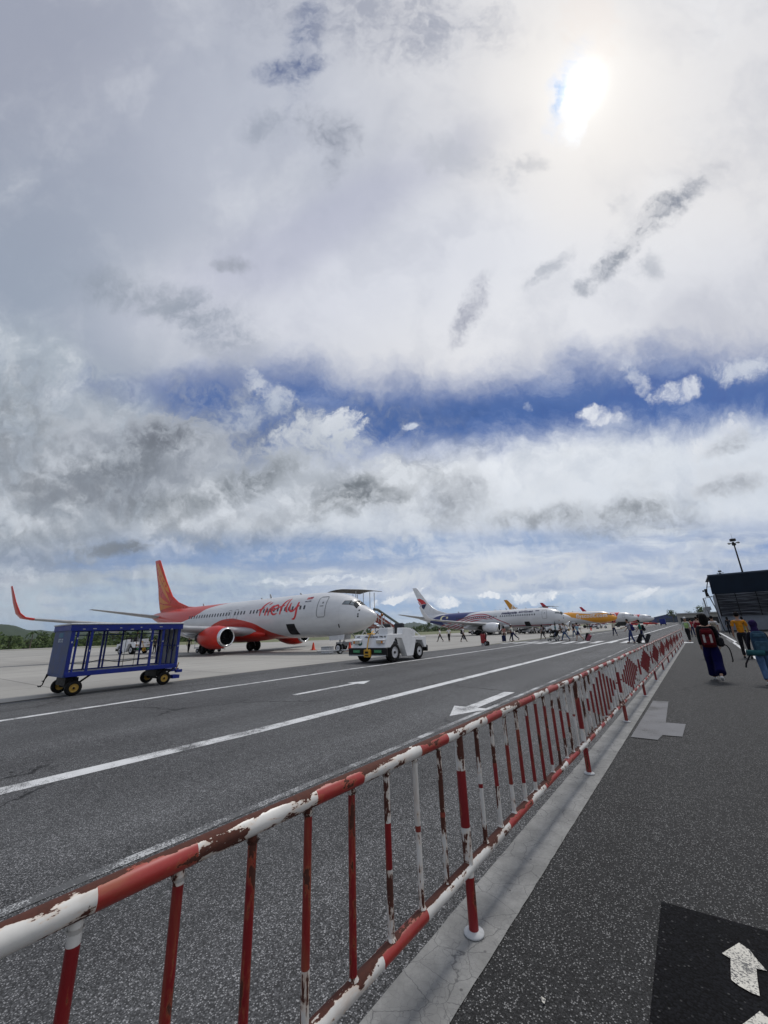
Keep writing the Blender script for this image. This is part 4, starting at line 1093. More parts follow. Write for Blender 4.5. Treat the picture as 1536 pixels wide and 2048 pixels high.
put('moon', poly_mesh('moon', [pts[i:i + 2] + pts[len(pts) - i - 2:len(pts) - i] for i in range(len(pts) // 2 - 1)], MOON))
stp = [(-28.2 + (.42 if i % 2 == 0 else .2) * math.cos(R(i * 360 / 14)), 4.25 + (.36 if i % 2 == 0 else .17) * math.sin(R(i * 360 / 14))) for i in range(14)]
put('star', poly_mesh('star', [stp], MOON))
# kite emblem on the fin
putfin('emblem', poly_mesh('emblem', [[(-38.2, 9.45), (-37.2, 9.6), (-36.0, 9.1), (-35.0, 8.15), (-36.1, 8.1), (-36.7, 7.95), (-37.2, 8.6)], [(-37.95, 8.9), (-37.4, 8.5), (-36.9, 7.7), (-37.3, 7.9)]], LETTER_RED))
putfin('emblem', poly_mesh('emblem', [[(-35.0, 8.05), (-35.5, 7.3), (-36.0, 6.75), (-36.6, 7.1), (-36.75, 7.85), (-36.1, 8.0)], [(-37.3, 7.75), (-36.95, 7.55), (-36.9, 7.1)]], LETTER_NAVY))
# --- far row
SKS = skin('yellow belly skin', sk_scoot); SKA = skin('red rear skin', sk_asia)
SCA = (.985, 1.05, .4)
YT = mat('tail yellow', (.62, .27, .02), .35); RT_ = mat('tail crimson', (.42, .012, .03), .35)
A, fus, fin, put, putfin, F = aircraft((-18.861, 149.79), -.111, 'jet with yellow nose lettered flyscoot.com parked beyond the blue striped jet', SKS, SCA, 11.76, YT, YT, WHT, 1, dict(noslot=[(0, 40)]))
me = text_mesh('flyscoot.com', 2.0, LETTER_WHITE, .0, .035, 1.08); me.transform(Matrix.Translation((-12.0, 3.6, 0)) @ Matrix.Diagonal((.86, .92, 1, 1))); put('lettering', me)
put('white_sweep', poly_mesh('white_sweep', [q for r_ in ([(-13.5, 5.55, .1), (-10, 5.2, .3), (-7, 4.7, .2), (-5.5, 4.45, .05)], [(-11.5, 5.7, .1), (-8.5, 5.35, .3), (-6.0, 4.85, .05)]) for q in ribbon(smooth_pts(r_), .2)], LETTER_WHITE))
me = text_mesh('sc', 3.2, LETTER_WHITE, 0, .05); me.transform(Matrix.Translation((-36.3, 8.6, 0)) @ Matrix.Rotation(R(-35), 4, 'Z')); putfin('lettering', me)
for i, (nx, ny, hd) in enumerate(((-16.318, 186.955, -.148), (-15.579, 262.275, -.214))):
    A, fus, fin, put, putfin, F = aircraft((nx, ny), hd, ['white nosed jet with red body behind the yellow jet', 'farthest white nosed red jet next to the blue hangar'][i], SKA, SCA, 11.76, RT_, RT_, RT_, 1, dict(noslot=[(6.2, 40)]))
    ring = [(-8.6 + 1.25 * math.cos(R(a)), 4.25 + 1.15 * math.sin(R(a)), .3) for a in range(0, 361, 20)]
    put('emblem', poly_mesh('emblem', ribbon(ring, .3), LETTER_WHITE))
    me = text_mesh('Air', 1.3, LETTER_WHITE, .25, .02); me.transform(Matrix.Translation((-9.4, 3.9, 0))); put('lettering', me)
    me = text_mesh('now everyone', .45, LETTER_RED, .0, .01); 
    bpy.data.meshes.remove(me)
    putfin('emblem', poly_mesh('emblem', [q for r_ in ([(-38.0, 8.6, .15), (-36.8, 8.2, .5), (-35.5, 7.4, .3), (-34.2, 6.6, .1)],) for q in ribbon(smooth_pts(r_), .3)], LETTER_WHITE))
#================================================================== GROUND EQUIPMENT
TUGW = mat('tug white', (.72, .73, .74), .4, dirt=.12, sc=4, var=.05)
TYRE = M_BLACK
def tug(loc, rz, label, group=None, detail=True):
    """+x is the front; wheelbase 2.4"""
    T = empty('baggage_tractor', loc, rz, label, 'tractor', group)
    W2 = .93
    fx, rxx = 1.13, -1.28
    side = [(1.98, .76), (1.72, 1.42), (.35, 1.42), (.30, 1.74), (-.55, 1.70), (-.6, 1.26), (-2.06, 1.21), (-2.08, .62), (-1.86, .62), (-1.62, 1.02), (-.98, 1.05), (-.62, .24), (-.02, .24), (.42, 1.18), (1.04, 1.22), (1.40, .76)]
    b = MB()
    for q in (1, -1): b.prism(side, q * W2, q * (W2 - .32))
    # bonnet, footwell, rear deck between the sides
    b.prism([(1.98, .76), (1.72, 1.418), (.9, 1.415), (.85, .6), (1.9, .6)], -(W2 - .32), W2 - .32)
    b.prism([(.85, .6), (.85, .72), (-.5, .72), (-.5, .6)], -(W2 - .32), W2 - .32)
    b.prism([(-.52, .6), (-.50, 1.69), (-.58, 1.69), (-.62, 1.255), (-2.05, 1.205), (-2.05, .6)], -(W2 - .32), W2 - .32)
    body = b.build('body', TUGW, T); bevel(body, .02)
    b = MB(); b.box(-1.9, 1.8, -.55, .55, .36, .62); b.build('chassis', M_DARK, T)
    b = MB(); b.cbox((2.02, 0, .565), (.16, 2.16, .40), bev=.02); fb = b.build('bumper', M_DARK, T)
    b = MB(); b.cbox((2.108, 0, .40), (.02, 2.1, .05)); b.build('strip', M_LG, fb)
    b = MB(); b.cbox((-2.12, .0, .56), (.14, 1.9, .34), bev=.02); b.build('rear_bumper', M_DARK, T)
    for q in (1, -1):
        wheel(T, 'wheel', (fx, q * .80, .50), .50, .30, rim=MATS.get('rim white') or mat('rim white', (.55, .56, .58), .4, dirt=.4, sc=9), hub=.58)
        wheel(T, 'wheel', (rxx, q * .80, .44), .44, .28, rim=MATS['rim white'], hub=.58)
    b = MB(); b.cbox((1.35, .62, 1.585), (.5, .50, .33), bev=.02); b.build('tool_box', TUGW, T)
    SEAT = MATS.get('seat vinyl') or mat('seat vinyl', (.012, .013, .018), .55)
    for q in (.38, -.42):
        b = MB(); b.cbox((-.12, q, .95), (.5, .5, .14), bev=.04); b.cbox((-.30, q, 1.50), (.16, .56, 1.0), bev=.06); b.build('seat', SEAT, T)
    b = MB(); b.path([(.85, -.42, 1.35), (.45, -.42, 1.62)], .025); b.path([(.42 + .16 * math.cos(a) * .5, -.42 + .19 * math.sin(a), 1.64 + .16 * math.cos(a)) for a in [k * math.pi / 8 for k in range(17)]], .016, 7, cap=False); b.build('steering_wheel', M_DARK, T)
    b = MB(); b.path([(.7, -.05, 1.40), (.62, -.05, 2.42)], .03, 8); b.path([(.66, -.05, 1.95), (.9, .55, 1.42)], .02, 6)
    m_ = b.build('mast', M_LG, T)
    b = MB(); b.lathe([(0, 2.40), (.075, 2.40), (.07, 2.5), (.04, 2.55), (0, 2.555)], n=14, c=(.62, -.05, 0)); b.build('beacon', mat('beacon glass', (.25, .08, .01), .2), m_)
    for q in (1, -1):
        b = MB(); b.cbox((1.93, q * .66, 1.06), (.16, .42, .16), bev=.02); b.prism([(1.7, 1.26), (1.98, 1.16), (2.04, 1.16), (2.04, 1.13), (1.8, 1.13)], q * .66 - .23, q * .66 + .23); h = b.build('headlight', TUGW, T)
        b = MB(); b.cbox((2.02, q * .60, 1.05), (.02, .22, .13)); b.build('lens', mat('lamp lens', (.5, .45, .35), .15), h)
        b = MB(); b.cbox((2.02, q * .79, 1.05), (.02, .09, .13)); b.build('indicator', mat('amber lens', (.6, .22, .02), .2), h)
    for q in (.62, -.58):
        b = MB(); b.cbox((2.112, q, .60), (.012, .40, .15)); pl = b.build('plate', mat('green plate', (.02, .16, .06), .5), fb)
        me = text_mesh('000024' if q > 0 else '000023', .12, MATS['green pale'] if 'green pale' in MATS else mat('green pale', (.12, .42, .2), .5), 0, .003)
        me.transform(Matrix(((0, 0, 0, 2.121), (1, 0, 0, q - .19), (0, 1, 0, .56), (0, 0, 0, 1)))); o = bpy.data.objects.new('lettering', me); COL.objects.link(o); o.parent = pl
    b = MB(); b.cbox((2.16, .08, .50), (.16, .34, .38), bev=.02); hk = b.build('tow_coupling', M_YEL, T)
    b = MB(); b.cbox((2.245, .08, .55), (.012, .18, .10)); b.cbox((2.245, .08, .40), (.012, .2, .05)); b.build('slot', M_DARK, hk)
    b = MB(); b.path(smooth_pts([(2.2, .08, .68), (2.02, .02, 1.0), (1.86, -.02, 1.3), (1.6, -.05, 1.50), (1.35, -.1, 1.62)]), .028, 7); b.cbox((1.66, -.04, 1.46), (.24, .34, .07), bev=.02); b.build('hook_chain', M_YEL, T)
    def face(txt, size, y, z, m, x=1.86, tilt=.38, shear=0):
        me = text_mesh(txt, size, m, shear, .004)
        ta = math.atan(.26 / .66); ux, uz = -math.sin(ta), math.cos(ta); x0 = 1.98 - (z - .76) * .26 / .66 + .010
        me.transform(Matrix(((0, ux, 0, x0), (1, 0, 0, y), (0, uz, 0, z), (0, 0, 0, 1)))); o = bpy.data.objects.new('lettering', me); COL.objects.link(o); o.parent = body
    if detail:
        face('AeroDarat', .17, -.33, 1.26, LETTER_NAVY, shear=.25); face('LDK', .10, -.80, 1.29, M_DARK); face('TML 02', .12, .50, 1.27, M_DARK)
        b = MB(); b.lathe([(0, 0), (.11, 0), (.11, .008), (0, .008)], 'X', 20); o = b.build('badge', mat('green badge', (.03, .12, .10), .5), body); o.location = (1.915, -.50, .98); o.rotation_euler = (0, -.37, 0)
    # rear side rails by the load deck
    for q in (W2 - .03, -W2 + .03):
        b = MB()
        b.prism([(-.60, 1.27), (-.62, 1.66), (-.72, 1.66), (-1.55, 1.27), (-1.45, 1.27), (-.95, 1.50), (-.95, 1.27)], q - .02, q + .02)
        b.build('guard', TUGW, T)
    return T
T1 = tug((-13.85, 18.66, 0), R(-90), 'white baggage tractor with yellow tow hook in front of the red and white airliner')
T1.scale = (1, 1.2, 1)
def recopy(o, loc, rz, label, group=None, sc=1):
    c = copy_tree(o); c.location = loc; c.rotation_euler = (0, 0, rz); c['label'] = label; c.scale = (sc,) * 3
    if group: c['group'] = group
    elif 'group' in c: del c['group']
    return c
recopy(T1, (-56.0, 21.6, 0), R(8), 'white baggage tractor seen through the open side of the blue cart')
recopy(T1, (-44.0, 97.0, 0), R(185), 'white baggage tractor near the engine of the blue striped jet')
recopy(T1, (-31.2, 95.2, 0), R(172), 'white baggage tractor under the open hold of the blue striped jet')
recopy(T1, (-21.8, 86.0, 0), R(10), 'white baggage tractor at the nose of the blue striped jet')

# ---- baggage cart
CB = mat('cart blue', (.004, .016, .18), .45, dirt=.5, sc=5, spec=.3); CB2 = mat('cart panel blue', (.022, .045, .14), .5, var=.35, dirt=.5, sc=2, spec=.3)
CG = mat('cart grey lining', (.22, .23, .25), .7, dirt=.35, sc=4)
def cart(loc, rz, label):
    """length along +y 0..3.42, width x -1.72..0 ; near side x=0"""
    T = empty('baggage_cart', loc, rz, label, 'cart')
    Lc, Wc = 3.42, 1.68
    b = MB(); b.box(-Wc + .06, -.06, .06, Lc - .06, .60, .66); b.build('deck', CG, T)
    b = MB(); b.box(-.07, 0, 0, Lc, .56, .70); b.box(-Wc, -Wc + .07, 0, Lc, .56, .70); b.box(-Wc + .07, -.07, 0, .08, .56, .70); b.box(-Wc + .07, -.07, Lc - .08, Lc, .56, .70); fr_ = b.build('frame', CB, T); bevel(fr_, .01)
    b = MB(); b.cbox((-Wc / 2, Lc / 2, 2.14), (Wc + .12, Lc + .16, .05), bev=.02)
    ro = b.build('roof', MATS.get('roof sheet') or mat('roof sheet', (.42, .44, .46), .5, dirt=.4), T)
    b = MB(); b.box(-.05, .03, -.05, Lc + .05, 1.93, 2.112); b.box(-Wc - .03, -Wc + .05, -.05, Lc + .05, 1.93, 2.112); b.box(-Wc + .052, -.052, -.05, .0, 1.95, 2.112); b.box(-Wc + .052, -.052, Lc, Lc + .05, 1.95, 2.112); b.build('roof_beam', CB, T)
    for i in range(9):
        b = MB(); yy = .3 + i * .34 + .05 * math.sin(i * 5); b.cbox((.032, yy, 1.98 + .05 * math.sin(i * 3)), (.004, .07 + .03 * math.sin(i * 2), .022)); b.build('sticker', M_LG, ro)
    for yy, w_ in ((.05, .10), (.18, .05), (.56, .07), (1.2, .07), (2.42, .07), (2.80, .07), (3.37, .09)):
        if yy == 1.2: continue
        b = MB(); b.cbox((-.035, yy, 1.32), (.06, w_, 1.24)); p_ = b.build('post', CB, T)
        b = MB(); b.cbox((0.0, yy, 1.5 + .2 * math.sin(yy * 9)), (.012, .03, .05)); b.build('latch', M_LG, p_)
    for yy, w_ in ((.05, .08), (.95, .05), (1.42, .06), (1.52, .05), (2.05, .05), (2.7, .05), (3.37, .08)):
        b = MB(); b.cbox((-Wc + .035, yy, 1.32), (.05, w_, 1.24)); b.build('post', CB, T)
    b = MB()
    for xx in (-Wc + .03,):
        b.box(xx - .012, xx + .012, .08, Lc - .08, 1.80, 1.83)
    b.build('side_bar', CB, T)
    b = MB(); b.box(-Wc + .01, -.01, -.012, .012, .58, 1.98); b.box(-Wc, -.0, -.03, .03, .56, .62); ep = b.build('end_panel', CB2, T)
    me = text_mesh('BTC 02', .15, mat('stencil', (.45, .5, .55), .6), 0, .004); me.transform(Matrix(((1, 0, 0, -1.15), (0, 0, -1, -.016), (0, 1, 0, 1.60), (0, 0, 0, 1)))); o = bpy.data.objects.new('lettering', me); COL.objects.link(o); o.parent = ep
    b = MB(); b.cbox((-.95, -.014, 1.82), (.42, .006, .14)); b.build('label', mat('faded teal', (.03, .12, .2), .6), ep)
    b = MB(); b.box(-Wc + .01, -.01, Lc - .03, Lc, .66, 1.98); b.build('end_panel', CG, T)
    b = MB()
    for xx in (-.45, -.85, -1.25): b.cbox((xx, Lc - .05, 1.32), (.045, .03, 1.30))
    b.cbox((-Wc / 2, Lc - .05, 1.35), (Wc - .1, .03, .04)); b.build('rib', CB, T)
    b = MB(); r_ = random.Random(4)
    for k in range(7):
        x0 = -.2 - k * .2; z0 = r_.uniform(1.4, 1.9)
        b.path(smooth_pts([(x0, Lc - .075, z0), (x0 - .08, Lc - .085, z0 - .35), (x0 - .2, Lc - .085, z0 - .3), (x0 - .25, Lc - .075, z0 - r_.uniform(-.1, .1))]), .007, 5)
    b.path(smooth_pts([(-Wc + .06, .2, .95), (-Wc + .06, .9, .86), (-Wc + .06, 1.45, .95), (-Wc + .06, 2.1, .84), (-Wc + .06, 3.3, .96)]), .012, 6)
    for yy in (.7, 1.9, 2.25): b.path([(-.9, yy, .68), (-.93, yy + .03, 1.9)], .009, 5)
    b.build('cord', M_DARK, T)
    # wheels in two bogies
    YR = MATS.get('rim yellow') or mat('rim yellow', (.34, .21, .03), .6, dirt=.6, sc=12)
    for yy in (.34, 3.04):
        for xx in (-.14, -1.52): wheel(T, 'wheel', (xx, yy, .225), .225, .16, 'X', rim=YR, hub=.56)
        b = MB(); b.tube((-1.5, yy, .225), (-.2, yy, .225), .035); b.cbox((-.83, yy, .40), (.9, .35, .22)); b.path([(-.35, yy + .05, .25), (-.35, yy + .48, .57)], .03, 6); b.path([(-1.3, yy + .05, .25), (-1.3, yy + .48, .57)], .03, 6); b.path([(-.35, yy, .3), (-.35, yy + .1, .57)], .03, 6); b.build('axle', M_DARK, T)
    b = MB(); b.box(-1.2, -.5, Lc, Lc + .32, .40, .50); b.box(-.4, -.02, Lc - .1, Lc + .14, .18, .30); b.box(-.14, -.02, Lc + .0, Lc + .22, .38, .48); b.build('drawbar_bracket', CB, T)
    b = MB(); b.path([(-.25, Lc + .1, .48), (-.18, Lc + .14, .72)], .018, 6); b.build('handle', M_YEL, T)
    b = MB(); b.path([(-1.5, -.05, .62), (-1.5, -.12, .3), (-1.45, -.22, .26)], .02, 6); b.path([(-1.35, -.05, .6), (-1.38, -.14, .42), (-1.5, -.14, .42)], .018, 6); b.path([(-1.62, -.2, .27), (-1.3, -.2, .27)], .018, 6); b.build('tow_hitch', M_DARK, T)
    return T
cart((-15.6, 4.18, 0), 0, 'empty blue baggage cart with yellow wheel rims standing alone at the left')
TR_ = empty('covered_truck', (-9.0, 194, 0), R(90), 'small dark blue covered truck driving on the far road', 'truck')
b = MB(); b.cbox((-.6, 0, 1.55), (3.2, 1.9, 1.9), bev=.05); b.build('cargo_box', CB, TR_)
b = MB(); b.cbox((1.6, 0, 1.05), (1.3, 1.8, 1.3), bev=.15); b.build('cab', CB, TR_)
for xx in (-1.4, 1.4):
    for yy in (-.8, .8): wheel(TR_, 'wheel', (xx, yy, .38), .38, .24)

# ---- passenger stairs on the far side of the near airliner
STM = mat('stair frame', (.50, .50, .49), .5, dirt=.35); STR = mat('stair red panel', (.20, .035, .02), .6); CAN = mat('canopy brown', (.06, .05, .04), .7)
def stairs(loc, rz, label):
    """local: platform at y 0..3.4, steps fall to y=9.4; width x -1.1..1.1"""
    T = empty('passenger_stairs', loc, rz, label, 'stairs')
    b = MB(); b.box(-1.25, 1.25, -.2, 3.2, 2.62, 2.74); b.build('platform', STM, T)
    b = MB(); ns = 15
    for i in range(ns):
        y0 = 3.2 + i * .40; z = 2.62 - i * .165; b.box(-1.0, 1.0, y0, y0 + .40, z - .05, z)
    b.build('steps', STM, T)
    for q in (1.12, -1.12):
        b = MB(); b.prism([(3.1, 2.55), (3.1, 3.45), (9.3, .95), (9.3, .2), (9.1, .2)], q - .02, q + .02, 'YZ'); b.build('side_panel', STR, T)
        b = MB(); b.path([(q, 3.0, 3.72), (q, 3.6, 3.68), (q, 9.5, 1.35), (q, 9.55, 1.1)], .13, 10); b.build('handrail', mat('rail cover', (.10, .115, .105), .7), T)
        b = MB(); b.path([(q * 1.02, 3.4, 3.0), (q * 1.02, 9.2, .62)], .05, 6); b.path([(q * 1.02, .2, 3.3), (q * 1.02, 3.0, 3.6)], .035, 6)
        for i in range(6): b.path([(q * 1.04, 3.6 + i * 1.05, 3.6 - i * .42), (q * 1.04, 3.6 + i * 1.05, 2.5 - i * .42)], .03, 6)
        b.build('side_frame', STM, T)
        for yy in (.3, 1.4, 2.4, 3.1):
            b = MB(); b.path([(q, yy, 2.7), (q, yy, 5.35)], .035, 8); b.build('post', STM, T)
    b = MB(); rows = []
    for i in range(13):
        y = -.9 + i * .40; rows.append([(x, y, 5.38 + .16 * (1 - (x / 1.5) ** 2) + .12 * math.sin(min(1, (y + .9) / 3) * 1.57) + zz) for x, zz in ((-1.5, 0), (-1, 0), (-.4, 0), (.4, 0), (1, 0), (1.5, 0), (1.5, -.05), (.4, -.05), (-.4, -.05), (-1.5, -.05))])
    b.grid(rows, closed=True); b.add(rows[0], [tuple(range(10))]); b.add(rows[-1], [tuple(range(10))]); b.build('canopy', CAN, T)
    for q in (.9, -.9):
        b = MB(); b.path([(q, .6, .7), (q, 2.8, 2.6)], .06, 6); b.path([(q, 2.8, .7), (q, .8, 2.6)], .06, 6); b.build('scissor_lift', STM, T)
        b = MB(); b.path([(q, 6.8, .7), (q, 4.2, 2.1)], .06, 6); b.build('brace', STM, T)
    b = MB(); b.box(-1.0, 1.0, -.2, 7.6, .45, .75); b.build('chassis', M_LG, T)
    b = MB(); b.cbox((0, 8.0, 1.0), (1.9, 1.2, .9), bev=.08); b.build('cab', WHT, T)
    for yy in (.8, 6.6):
        for q in (.9, -.9): wheel(T, 'wheel', (q, yy, .4), .4, .25, 'X')
    return T
stairs((-26.0, 28.0, 0), R(0), 'passenger stairs with brown canopy behind the nose of the red and white airliner')
stairs((-24.2, 90.0, 0), R(0), 'passenger stairs with canopy beyond the nose of the blue striped jet')

# ---- cones, crate, barriers, chocks
def cone():
    T = empty('traffic_cone', (0, 0, 0))
    b = MB(); b.lathe([(.045, .74), (.06, .70), (.19, .06), (.2, .05)], n=18, caps=True); b.build('cone_body', M_ORANGE, T)
    b = MB(); b.cbox((0, 0, .025), (.46, .46, .05), bev=.01); b.build('base', M_ORANGE, T); return T
cn = cone()
cl_ = [(-31.5, 29.13, 'orange cone standing in front of the main wheels of the red and white airliner'),
       (-23.4, 26.6, 'taller orange cone standing beside the grey crate'), (-26.3, 33.5, 'small orange cone behind the grey crate'),
       (-20.0, 110, 'orange cone on the apron before the yellow jet'), (-45.6, 27.5, 'orange cone near the engine of the red and white airliner')]
gx = lambda x, y: None
CN = [(-31.5, 29.1), (-24.9, 27.4), (-27.3, 37.6), (-20.0, 110)]
for i, (x, y) in enumerate(CN):
    o = cn if i == 0 else copy_tree(cn); o.location = (x, y, 0); tag(o, cl_[i][2], 'cone', 'orange cones on the apron')
b = MB(); b.cbox((0, 0, .26), (.85, .6, .48), bev=.02); T = empty('equipment_crate', (-24.2, 23.9, 0), .1, 'low grey metal box on the apron under the fuselage', 'crate')
b.build('box', M_LG, T); b = MB(); b.cbox((0, 0, .52), (.9, .64, .05), bev=.01); b.build('lid', mat('lid grey', (.25, .26, .27), .5), T)
for i, (x, y) in enumerate(((-25.5, 36.6), (-24.2, 36.4))):
    T = empty('folding_barrier', (x, y, 0), .3 * i, ['low yellow folding barrier left of its pair behind the cone', 'low yellow folding barrier right of its pair behind the cone'][i], 'barrier')
    b = MB(); b.box(-.5, .5, -.02, .02, .45, .6); b.build('board', M_YEL, T)
    for q in (-.4, .4):
        b = MB(); b.path([(q, -.2, 0), (q, 0, .5), (q, .2, 0)], .02, 6); b.build('leg', M_DARK, T)
# tow bar from nose gear
T = empty('tow_bar', (-22.6, 23.4, 0), R(60), 'pale tow bar lying near the nose wheel of the red and white airliner', 'tow bar')
b = MB(); b.tube((-1.6, 0, .3), (1.4, 0, .25), .05); b.build('bar', M_LG, T)
for q in (.2, -.2): wheel(T, 'wheel', (.2, q, .16), .16, .1)
# wheeled fire extinguisher
T = empty('fire_extinguisher', (-15.6, 35.5, 0), R(-20), 'red wheeled fire extinguisher cabinet standing at the road edge', 'extinguisher')
b = MB(); b.cbox((0, 0, .62), (.40, .40, .82), bev=.03); b.build('cabinet', mat('cabinet red', (.26, .010, .014), .5), T)
b = MB(); b.box(-.18, -.14, -.18, .18, 0, .24); b.build('stand', WHT, T)
wheel(T, 'wheel', (.35, .12, .2), .2, .1); wheel(T, 'wheel', (.35, -.12, .2), .2, .1)
b = MB(); b.path(smooth_pts([(.1, 0, 1.2), (.3, 0, 1.12), (.36, 0, .85), (.25, 0, .6)]), .05, 8); b.lathe([(0, 1.03), (.12, 1.04), (.13, 1.16), (.08, 1.26), (0, 1.28)], n=12); b.build('hose', M_DARK, T)

# ---- dollies, loaders and crates around the farther aircraft
def dolly(loc, rz, label, load, seed=0, rail=True):
    T = empty('luggage_dolly', loc, rz, label, 'dolly')
    b = MB(); b.cbox((0, 0, .52), (2.8, 1.5, .12)); b.build('deck', M_LG, T)
    for xx in (-1, 1):
        for q in (-.6, .6): wheel(T, 'wheel', (xx, q, .22), .22, .14)
    if rail:
        b = MB()
        for xx in (-1.35, 1.35): b.path([(xx, -.7, .55), (xx, -.7, 1.7), (xx, .7, 1.7), (xx, .7, .55)], .03, 6); b.path([(xx, -.7, 1.1), (xx, .7, 1.1)], .025, 6)
        b.build('rail', STM, T)
    if load:
        b = MB(); r_ = random.Random(seed)
        for k in range(9): b.cbox((r_.uniform(-1.1, 1.1), r_.uniform(-.45, .45), .75 + .28 * (k % 3)), (r_.uniform(.5, .7), r_.uniform(.4, .6), .3), mi=k % 3, bev=.04)
        b.build('cargo', [mat('bag dark', (.02, .02, .03), .6), mat('bag blue', (.03, .05, .14), .6), mat('bag wine', (.14, .02, .03), .6)], T)
    b = MB(); b.path([(1.4, 0, .45), (2.3, 0, .3)], .035, 6); b.build('drawbar', M_DARK, T)
    return T
dolly((-44.8, 25.2, 0), R(20), 'empty pale framed luggage dolly left of the red engine', False)
dolly((-36.5, 95.5, 0), R(5), 'luggage dolly loaded with bags beside the engine of the blue striped jet', True, 1)
dolly((-27.2, 93.5, 0), R(-8), 'luggage dolly loaded with dark bags ahead of the open hold', True, 2)
dolly((-24.0, 86.5, 0), R(15), 'empty low luggage dolly at the nose of the blue striped jet', False, rail=False)
dolly((-29, 137, 0), R(12), 'loaded luggage dolly under the yellow jet', True, 5)
dolly((-24.5, 140, 0), R(-10), 'second loaded luggage dolly nearer the nose of the yellow jet', True, 6)
T = empty('belt_loader', (-28.6, 91.5, 0), R(75), 'white belt loader raised to the hold of the blue striped jet', 'loader')
b = MB(); b.box(-2.4, 2.4, -.9, .9, .45, 1.0); b.build('body', WHT, T)
b = MB(); b.prism([(-3.6, .7), (3.4, 1.9), (3.4, 2.1), (-3.6, .95)], -.5, .5); b.build('belt', M_DARK, T)
for xx in (-1.6, 1.6):
    for q in (-.8, .8): wheel(T, 'wheel', (xx, q, .38), .38, .25)
T = empty('cargo_container', (-40.6, 95.2, 0), R(2), 'dark open sided container in front of the engine of the blue striped jet', 'container')
b = MB(); b.box(-1.5, 1.5, .75, .8, .6, 2.3); b.box(-1.5, 1.5, -.8, .8, 2.3, 2.36); b.box(-1.5, -1.45, -.8, .75, .6, 2.3); b.box(1.45, 1.5, -.8, .75, .6, 2.3); b.build('shell', M_DARK, T)
b = MB(); b.cbox((0, 0, .5), (3.1, 1.7, .2)); b.build('base', M_LG, T)
for xx in (-1.1, 1.1):
    for q in (-.7, .7): wheel(T, 'wheel', (xx, q, .2), .2, .14)
def van(loc, rz, label, m, L=4.6, H=1.9, cat='van'):
    T = empty('service_van', loc, rz, label, cat)
    b = MB(); b.prism([(-L / 2, .4), (-L / 2, H), (L * .22, H), (L * .40, H * .6), (L / 2, H * .52), (L / 2, .4)], -.9, .9); o = b.build('body', m, T); bevel(o, .08)
    b = MB(); b.prism([(L * .05, H * .62), (L * .05, H * .9), (L * .21, H * .9), (L * .34, H * .62)], -.91, .91); b.build('window', M_GLASS, T)
    for xx in (-L * .3, L * .32):
        for q in (-.82, .82): wheel(T, 'wheel', (xx, q, .34), .34, .22)
    return T
van((-22, 214, 0), R(8), 'red low service van beside the farthest jets', CRIM, 6, 1.5)
van((-15, 222, 0), R(4), 'red and white service van nearest the far blue truck', CRIM, 6, 1.3)
van((-38, 143, 0), R(5), 'white service van under the belly of the yellow jet', WHT)
van((-30, 178, 0), R(5), 'white service van in front of the red bodied jet', WHT)
van((-21, 176, 0), R(170), 'dark service van by the nose of the red bodied jet', M_DARK)

#================================================================== BUILDINGS, MASTS
HB = mat('hangar blue', (.012, .03, .12), .6, sc=.1); HBD = mat('hangar side', (.03, .045, .075), .7, sc=.1)
T = empty('hangar', (-19.5, 500, 0), 0, 'dark blue gabled hangar at the far end of the road', 'hangar')
b = MB(); b.prism([(-13, 0), (13, 0), (13, 5.6), (1, 7.9), (-13, 5.2)], 0, 40); b.build('wall', HB, T)
b = MB(); b.prism([(-13.5, 5.2), (1, 8.1), (13.5, 5.7), (13.5, 5.4), (1, 7.8), (-13.5, 4.9)], -.5, 40.5); b.build('roof', HBD, T)
b = MB(); b.box(-8, 9, -.1, -.02, 0, 4.4); b.build('door', HBD, T)
T = empty('hangar', (-44, 520, 0), 0, 'lower dark hangar left of the blue gabled one', 'hangar')
b = MB(); b.prism([(-14, 0), (12, 0), (12, 5.2), (-2, 6.6), (-14, 5.6)], 0, 30); b.build('wall', mat('hangar dark teal', (.02, .05, .065), .7, sc=.1), T)
b = MB(); b.prism([(-14.4, 5.6), (-2, 6.8), (12.4, 5.4), (12.4, 5.1), (-2, 6.5), (-14.4, 5.3)], -.4, 30.4); b.build('roof', HBD, T)

BW = mat('terminal wall grey', (.17, .19, .22), .7, sc=1, dirt=.2); BF = mat('terminal fascia', (.010, .022, .045), .45, sc=1)
LV, n, b = mk('louvre blade')
co = n.new('ShaderNodeTexCoord').outputs['Object']
c = n.mix(n.step(n.noise(n.mapping(co, sc=(.12, 1, 6)), 2.2, 4, .6), .46, .60), (.03, .034, .045), (.30, .32, .36))  # irregular shine along the blades is painted in as pale streaks on dark
n.set(b.inputs['Base Color'], c); b.inputs['Roughness'].default_value = .4
T = empty('terminal_building', (0, 68, 0), 0, 'terminal block with dark blue fascia and louvred upper wall at the right', 'building')
b = MB(); b.box(3.28, 30, .30, 9, 0, 4.9); b.box(5.5, 30, .4, 9, 4.9, 6.95); b.box(3.2, 30, .2, .30, 0, 1.93); b.build('wall', BW, T)
b = MB(); b.box(3.2, 30, .12, .2, 0, .14); b.build('plinth', M_DARK, T)
b = MB(); b.prism([(0.25, 4.75), (-1.0, 7.0), (-1.0, 7.14), (9.5, 7.14), (9.5, 7.02), (-.85, 7.02), (.38, 4.75)], 2.95, 31, 'YZ'); rf = b.build('roof', BF, T)
b = MB(); b.box(2.9, 31, -1.08, -1.0, 7.02, 7.2); b.build('gutter', HBD, rf)
for i in range(17):
    z = 1.99 + i * .163; b = MB(); b.prism([(-.03, z), (.12, z + .085), (.13, z + .07), (-.02, z - .012)], 3.35, 30, 'YZ'); b.build('louvre', LV, T)
